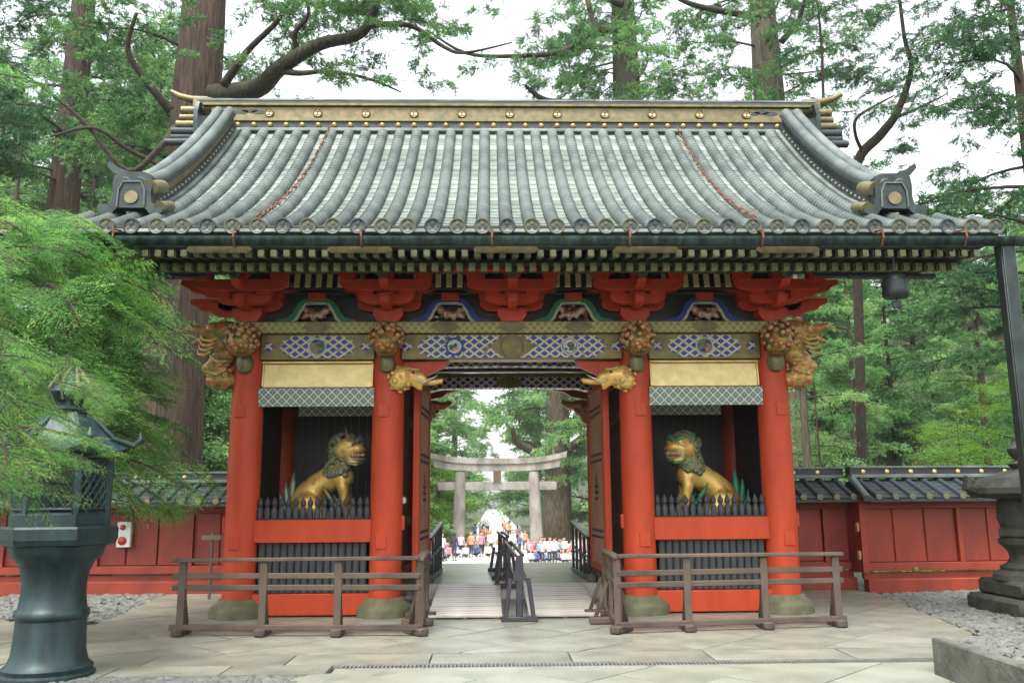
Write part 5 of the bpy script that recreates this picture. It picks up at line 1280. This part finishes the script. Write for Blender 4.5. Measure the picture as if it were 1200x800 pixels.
def sprays(T, kind, leafm, spots, s, name='crown'):
    it = []
    for px, py, dist, az in spots:
        it.append((rel(T, px, py, dist), R(az)+rnd.uniform(-.5, .5), rnd.uniform(-.25, .1), s*rnd.uniform(.7, 1.2), rnd.uniform(-.4, .4)))
    lm, bm_ = crown(kind, it, leafm, thick=.4); put(name, lm, T); put('branches', bm_, T, kind='stuff')
sp_ = []
for px, py in ((290, 70), (310, 40), (330, 20), (300, 10), (345, 60), (360, 35), (375, 10), (395, 60), (405, 25), (390, 0), (420, 50), (440, 80), (430, 10), (450, 0), (465, 20), (480, 5), (455, 45), (410, 95), (445, 105), (470, 95), (370, 90), (490, 35), (350, 105), (330, 55), (315, 80), (285, 30), (475, -10), (440, -15), (400, -20)):
    sp_.append((px, py, rnd.uniform(20, 22.5), rnd.uniform(0, 360)))
sp_ += [(rnd.uniform(280, 500), rnd.uniform(-25, 30), rnd.uniform(20, 23), rnd.uniform(0, 360)) for _ in range(34)]+[(rnd.uniform(400, 500), rnd.uniform(-20, 60), rnd.uniform(20, 23), rnd.uniform(0, 360)) for _ in range(20)]
sprays(T1, 'sugisparse', 'sugi', sp_, .42)
sp_ = [(rnd.uniform(85, 200), rnd.uniform(-10, 190), rnd.uniform(20, 25), rnd.uniform(0, 360)) for _ in range(44)]
sprays(T1, 'sugisparse', 'sugi', sp_, .4)
# --- others
T2, c2 = tree('cedar_tree', 'tall cedar with a dark trunk standing left of the huge reddish one', -15.5, 17, 30, .72, 'sugi', 'sugi_dark', 46, 4, 22, 1.15, 1.0, 'bark')
T3, _ = tree('cedar_tree', 'slim cedar at the far left edge of the view', -19.2, 15, 26, .34, 'sugi', 'sugi_dark', 0, 3, 20, 1, 1, 'bark_pale', share=c2, rz=2.1)
T4, c4 = tree('cedar_tree', 'broad cedar right of the middle of the gate roof, its trunk half veiled by foliage', 6.1, 25, 36, 1.02, 'sugi', 'sugi', 46, 16, 30, 1.15, .95, 'bark_moss')
T5, _ = tree('cedar_tree', 'bare-sided pale cedar trunk above the right part of the gate roof', 11.35, 21, 34, .95, 'sugisparse', 'sugi', 34, 12, 26, 1.25, 1.0, 'bark_pale')
sp_ = [(rnd.uniform(565, 700), rnd.uniform(-15, 100)+10, rnd.uniform(34, 40), rnd.uniform(0, 360)) for _ in range(46)]+[(rnd.uniform(690, 730), rnd.uniform(20, 125), rnd.uniform(34, 40), rnd.uniform(0, 360)) for _ in range(10)]
sp_ = [q for q in sp_ if not (q[0] < 640 and q[1] > 75)]
sprays(T4, 'sugisparse', 'sugi', sp_, .62)
sprays(T4, 'sugi', 'pale_leaf', [(rnd.uniform(705, 775), rnd.uniform(30, 130), rnd.uniform(33, 36), rnd.uniform(0, 360)) for _ in range(16)], .5)
limb(T4, [rel(T4, 735, 40, 38), rel(T4, 700, 35, 37.5), rel(T4, 660, 60, 37), rel(T4, 600, 66, 36.5), rel(T4, 545, 62, 36), rel(T4, 500, 35, 36)], [.22, .15, .12, .09, .07, .03], 'twig')
limb(T4, [rel(T4, 720, 130, 38), rel(T4, 680, 122, 37.5), rel(T4, 640, 118, 37), rel(T4, 615, 100, 36.5)], [.2, .2, .14, .06], 'bark_moss')
limb(T4, [rel(T4, 730, 5, 38), rel(T4, 690, -5, 37.5), rel(T4, 700, 40, 37)], [.2, .14, .08], 'twig')
limb(T5, [rel(T5, 890, 20, 34), rel(T5, 850, 14, 33.5), rel(T5, 810, 5, 33), rel(T5, 780, -10, 33)], [.16, .13, .1, .06], 'twig')
limb(T5, [rel(T5, 915, 50, 34), rel(T5, 935, 25, 33.5), rel(T5, 945, -8, 33)], [.14, .1, .06], 'twig')
sprays(T5, 'sugi', 'sugi', [(rnd.uniform(780, 880), rnd.uniform(-10, 125), rnd.uniform(32, 36), rnd.uniform(0, 360)) for _ in range(26)]+[(rnd.uniform(875, 925), rnd.uniform(20, 125), 32.5, rnd.uniform(0, 360)) for _ in range(7)]+[(rnd.uniform(925, 965), rnd.uniform(-10, 60), 33, rnd.uniform(0, 360)) for _ in range(12)], .62)
# crooked pine in front of the white sky at right
T6 = thing('pine_tree', 'crooked dark pine against the white sky right of the gate roof', 'tree', tuple(at(1003, 330, 27)[:2])+(2.0,))
limb(T6, [rel(T6, 1012, 640, 27), rel(T6, 1006, 360, 27), rel(T6, 1000, 260, 27), rel(T6, 1005, 190, 27), rel(T6, 1032, 158, 26.8), rel(T6, 1052, 130, 26.6), rel(T6, 1068, 80, 26.5), rel(T6, 1060, 45, 26.4), rel(T6, 1052, -20, 26.3)], [.15, .15, .16, .16, .15, .12, .08, .06, .04], 'twig')
T6.children[0].name = 'trunk'
limb(T6, [rel(T6, 1012, 180, 27), rel(T6, 1003, 160, 26.6), rel(T6, 1003, 140, 26.4), rel(T6, 1022, 126, 26.2), rel(T6, 1048, 112, 26)], [.06, .05, .05, .04, .02], 'twig')
limb(T6, [rel(T6, 1045, 140, 26.7), rel(T6, 1080, 125, 26.3), rel(T6, 1110, 110, 26)], [.06, .04, .015], 'twig')
limb(T6, [rel(T6, 965, 125, 26.5), rel(T6, 963, 60, 26.5), rel(T6, 958, 0, 26.5)], [.05, .04, .03], 'twig')
sp_ = []
for px, py in ((1010, 110), (1030, 100), (1050, 90), (1065, 110), (1080, 130), (1095, 125), (1045, 150), (1070, 155), (1010, 145), (985, 120), (975, 130), (990, 95), (965, 60), (955, 20), (1000, 10), (1045, 20), (1060, 60), (1075, 75), (1085, 40), (1100, 60), (1110, 20), (1000, 60), (1030, 70), (1125, 75), (1060, 10), (1095, 95), (1030, 175), (1060, 172), (980, 75), (1130, 45), (1020, 30)): sp_.append((px, py, rnd.uniform(25.5, 27.5), rnd.uniform(0, 360)))
sprays(T6, 'sugi', 'sugi_dark', sp_+[(a+rnd.uniform(-25, 25), b_+rnd.uniform(-20, 20), c, d) for a, b_, c, d in sp_], .4)
T7, _ = tree('cedar_tree', 'dark cedar hanging low branches into the upper right corner', 14.0, 8.5, 22, .34, 'sugi', 'sugi_dark', 24, 6.6, 19, .95, .75, 'bark', az=[3.1, 2.6, 3.9, 1.6])
sprays(T7, 'sugi', 'sugi_dark', [(rnd.uniform(1120, 1200), rnd.uniform(-10, 260), rnd.uniform(19.5, 21), rnd.uniform(0, 360)) for _ in range(26)], .42)
T8, _ = tree('cypress_tree', 'slender grey trunk just right of the gate above the wall', 8.6, 11.5, 16, .17, 'sugisparse', 'pale_leaf', 16, 6.5, 13, .55, .4, 'bark_pale')

# --- trees of the slope at right: different kinds, each its own tree
right = [(9.5, 13, 8.5, 'broad', 'pale_leaf', 26, 'pale green young tree just behind the right wall'), (12.4, 10.5, 6.4, 'broad', 'lime', 22, 'bright lime green maple behind the right wall'), (15.5, 12.5, 8.5, 'broad', 'lime', 22, 'lime green maple at the right edge above the wall'),
         (13.2, 19, 13.5, 'sugi', 'pale_leaf', 34, 'pale feathery cypress behind the lime green maple'), (17.5, 18, 14, 'sugi', 'sugi', 34, 'mid green cypress near the right edge'), (10.2, 24, 13, 'sugi', 'pale_leaf', 36, 'pale cypress standing right behind the corner of the gate'),
         (21, 25, 17, 'sugi', 'sugi', 0, 'tall green cypress on the slope at far right'), (15.5, 29, 17, 'sugi', 'sugi_dark', 38, 'dark cedar in the second row of the right slope')]
shr = {}
for k, (x, y, h, kd, lf, n, lab) in enumerate(right):
    h = min(h, 1.6+.37*(y+13)-terrain(x, y))
    key = kd if kd == 'sugi' else (kd, lf); sh = shr.get((kd, lf)) if kd == 'sugi' else None; n = n or 34
    _, c_ = tree('maple_tree' if kd == 'broad' else 'cypress_tree', lab, x, y, h, .09 if kd == 'broad' else .22, kd, lf, n, h*.14, h*.96, (1.15 if kd == 'broad' else 1.0), .45, 'twig' if kd == 'broad' else 'bark', share=sh, rz=rnd.uniform(0, 6))
    shr.setdefault((kd, lf), c_)
# --- trees behind the wall at left
left = [(-11.5, 12.5, 12, 'sugi', 'sugi', 30, 'green cedar filling the gap left of the huge reddish trunk'), (-17, 13, 12, 'sugi', 'pale_leaf', 0, 'lighter green cypress behind the left wall'), (-6.2, 15.5, 9.5, 'broad', 'lime', 16, 'bright green maple seen between the left column and the huge trunk'), (-20, 22, 18, 'sugi', 'sugi', 0, 'tall cedar at the far left beyond the dark one')]
for k, (x, y, h, kd, lf, n, lab) in enumerate(left):
    sh = shr.get((kd, lf)) if n == 0 else None
    _, c_ = tree('maple_tree' if kd == 'broad' else 'cedar_tree', lab, x, y, h, .09 if kd == 'broad' else .3, kd, lf, n, h*.12, h*.96, 1.1, .55, 'twig' if kd == 'broad' else 'bark', share=sh, rz=rnd.uniform(0, 6)); shr.setdefault((kd, lf), c_)
# --- the avenue beyond the torii
T9, cA = tree('cedar_tree', 'massive cedar trunk right behind the torii', 5.4, 63, 34, 1.25, 'far', 'sugi', 30, 10, 30, 1.2, 1.1, 'bark_pale')
limb(T9, [rel(T9, 652, 560, 76), rel(T9, 664, 530, 75.5), rel(T9, 680, 515, 75), rel(T9, 700, 505, 74.5)], [.5, .4, .34, .3], 'bark_pale')
limb(T9, [rel(T9, 645, 545, 76), rel(T9, 622, 528, 75), rel(T9, 606, 518, 74), rel(T9, 600, 500, 73)], [.5, .36, .3, .12], 'bark_pale')
_, cB = tree('cedar_tree', 'tall pale green cedar at the left side of the avenue entrance', -9.5, 50, 26, .5, 'far', 'pale_leaf', 64, 2.5, 25, 1.25, .8, 'bark')
_, cC = tree('cedar_tree', 'mid green cedar left of the torii, nearer than its neighbours', -12.5, 40, 22, .45, 'far', 'sugi', 64, 2, 21, 1.2, .7, 'bark')
_, cD = tree('maple_tree', 'yellow-green maple left of the avenue behind the left torii pillar', -4.6, 60, 7.5, .22, 'hill', 'lime', 26, 1.2, 7, .95, .5, 'twig')
_, cE = tree('maple_tree', 'broad light green tree beside the right end of the torii', 11.5, 52, 14, .3, 'hill', 'pale_leaf', 56, 1.5, 13.5, 1.2, .7, 'twig')
sprays(T9, 'far', 'pale_leaf', [(rnd.uniform(505, 590), rnd.uniform(440, 530), rnd.uniform(72, 84), rnd.uniform(0, 360)) for _ in range(22)]+[(rnd.uniform(590, 640), rnd.uniform(435, 505), rnd.uniform(74, 84), rnd.uniform(0, 360)) for _ in range(12)]+[(rnd.uniform(640, 700), rnd.uniform(440, 560), rnd.uniform(70, 75), rnd.uniform(0, 360)) for _ in range(12)], .8)
av = [(-8, 62, cC, 'cedar of the avenue, first behind the torii on the left'), (-12, 74, cB, 'pale cedar of the avenue, second row on the left'), (-6.5, 84, cC, 'cedar of the avenue closest to the path on the left'), (9.5, 70, cC, 'cedar of the avenue right of the massive trunk'), (13, 60, cB, 'pale cedar right of the broad light green tree'),
      (5.2, 92, cC, 'cedar of the avenue narrowing the path on the right'), (-5.5, 112, cB, 'pale distant cedar closing the avenue on the left'), (6.2, 120, cB, 'pale distant cedar closing the avenue on the right'), (-17, 58, cB, 'pale cedar far left of the torii'), (18, 48, cC, 'cedar at the foot of the slope right of the torii'), (16, 40, cE, 'light green tree at the foot of the right slope'), (-16, 34, cE, 'light green tree at the foot of the left slope')]
for x, y, c_, lab in av: tree('cedar_tree', lab, x, y, 27, .55, 'far', 'sugi', 0, 2, 25, 1, 1, 'bark', share=c_, rz=rnd.uniform(0, 6), group='trees along the avenue beyond the torii')
# --- wood on the slopes left and right, one tree at a time
wood = []
for k in range(84):
    s = -1 if k % 2 else 1; x = s*rnd.uniform(15 if k % 3 else 20, 50); y = rnd.uniform(20, 64)
    if s < 0 and y < 30 and x > -24: y += 14
    wood.append((x, y))
for x, y in wood:
    c_ = rnd.choice((cB, cC, cE, cE) if x > 0 else (cB, cC, cE)); z0 = terrain(x, y)
    top = 1.6+(rnd.uniform(.30, .40) if x > 0 else rnd.uniform(.42, .68))*(y+13); hh = max(6, min(26, top-z0)); f = hh/24
    o, _ = tree('cedar_tree', '%s in the %s rank of the wood on the %s slope' % ('pale green cedar' if c_ is cB else 'mid green cedar' if c_ is cC else 'light broad-crowned tree', 'front' if y < 35 else 'middle' if y < 50 else 'back', 'left' if x < 0 else 'right'), x, y, 24, .26, 'far', 'sugi', 0, 2, 22, 1, 1, 'bark_moss', share=c_, rz=rnd.uniform(0, 6), group='cedars of the wood on the %s slope' % ('left' if x < 0 else 'right'))
    f2 = max(.55, min(1, f*1.2)); o.scale = (f2, f2, f)

# --- the bright fir in the left foreground: nearer boughs fall out of focus
FT = thing('fir_tree', 'bright green fir spreading flat sprays before the left side of the gate', 'tree', (-7.6, -2.6, -.1))
put('trunk', trunk_mesh([(.15*math.sin(t*4), .1*t, 5.0*t) for t in np.linspace(0, 1, 10)], [.15*(1-.85*t) for t in np.linspace(0, 1, 10)], 'bark', 16), FT)
it = []
def firspot(px, py, s, az, sc_, pit=0): it.append((rel(FT, px, py, s), R(az)-.25, pit+rnd.uniform(-.55, .1), sc_*rnd.uniform(.5, 1.0), rnd.uniform(-.8, .8)))
for px, py, s, sc_ in ((60, 300, 10.5, .8), (90, 345, 10.8, .85), (120, 395, 11, .8), (130, 440, 11, .75), (110, 480, 10.8, .85), (100, 520, 10.8, .9), (120, 555, 10.6, .9), (60, 330, 10.2, .9), (110, 310, 10.9, .6), (70, 400, 10.4, .85), (90, 440, 10.4, .9), (60, 500, 10.2, .9), (60, 540, 10.2, .9), (150, 500, 11.2, .55), (150, 355, 11.2, .45), (140, 420, 11.2, .55), (165, 540, 11.2, .5), (100, 290, 10.8, .5), (185, 560, 11.3, .5), (185, 470, 11.2, .5), (200, 520, 11.3, .45), (195, 540, 11.2, .45), (150, 590, 11.3, .45), (175, 400, 11.2, .45), (175, 440, 11.2, .45), (200, 500, 11.3, .4), (160, 320, 11.2, .4), (215, 560, 11.3, .42), (225, 590, 11.3, .34), (205, 600, 11.3, .34), (40, 280, 10, .8), (85, 275, 10.6, .55)):
    for k in range(4): firspot(px-10+rnd.uniform(-45, 15), py-12+rnd.uniform(-22, 18), s+rnd.uniform(-.4, .5), rnd.uniform(-75, 40), sc_)
for k in range(84): firspot(rnd.uniform(-60, 95), rnd.uniform(235, 545), rnd.uniform(9.6, 11.5), rnd.uniform(-100, 60), .8)
for k in range(16): firspot(rnd.uniform(115, 150), rnd.uniform(270, 330)+30, rnd.uniform(10.9, 11.3), rnd.uniform(-60, 60), .3, .5)
lm, bm_ = crown('fir', it, 'near_leaf'); put('crown', lm, FT); put('branches', bm_, FT, kind='stuff')
# nearest boughs, left edge
FN = thing('fir_tree', 'out-of-focus near fir hanging bright boughs over the bronze lantern', 'tree', (-5.9, -6.9, -.1))
put('trunk', trunk_mesh([(0, .1*t, 5.2*t) for t in np.linspace(0, 1, 10)], [.12*(1-.85*t) for t in np.linspace(0, 1, 10)], 'bark', 14), FN)
it = []
for k in range(60):
    px, py = rnd.uniform(-120, 20), rnd.uniform(240, 560)
    if rnd.random() < .35: py = rnd.uniform(480, 575)
    it.append((rel(FN, px, py, rnd.uniform(5.6, 7.2)), R(rnd.uniform(-90, 40)), rnd.uniform(-.5, .1), rnd.uniform(.25, .45), rnd.uniform(-.8, .8)))
for k in range(44):
    px, py = rnd.uniform(10, 118), rnd.uniform(425, 555)
    it.append((rel(FN, px-12, py-14, rnd.uniform(6.6, 8.0)), R(rnd.uniform(-100, 30)), rnd.uniform(-.6, .0), rnd.uniform(.14, .28), rnd.uniform(-.8, .8)))
for px, py in ((-60, 225), (-40, 85), (-60, 330), (0, 520), (20, 500), (-10, 560)): it.append((rel(FN, px, py, 6), R(rnd.uniform(-20, 20)), -.05, .45, 0))
lm, bm_ = crown('firfine', it, 'near_leaf'); put('crown', lm, FN); put('branches', bm_, FN, kind='stuff')

# ================================================================ haze: thin even moist air over the whole place
hz = bpy.data.meshes.new('haze'); b = MB().box((0, 180, 24), (620, 460, 60)); hz.from_pydata(b.v, [], b.f)
mh = bpy.data.materials.new('moist_air'); mh.use_nodes = True; mh.node_tree.nodes.remove(mh.node_tree.nodes['Principled BSDF'])
pv = mh.node_tree.nodes.new('ShaderNodeVolumePrincipled'); pv.inputs['Color'].default_value = (.93, .96, .95, 1); pv.inputs['Density'].default_value = .0003; pv.inputs['Anisotropy'].default_value = .2
mh.node_tree.links.new(pv.outputs[0], mh.node_tree.nodes['Material Output'].inputs['Volume'])
hz.materials.append(mh); put('haze', hz, None, kind='stuff')
sc.cycles.volume_bounces = 1
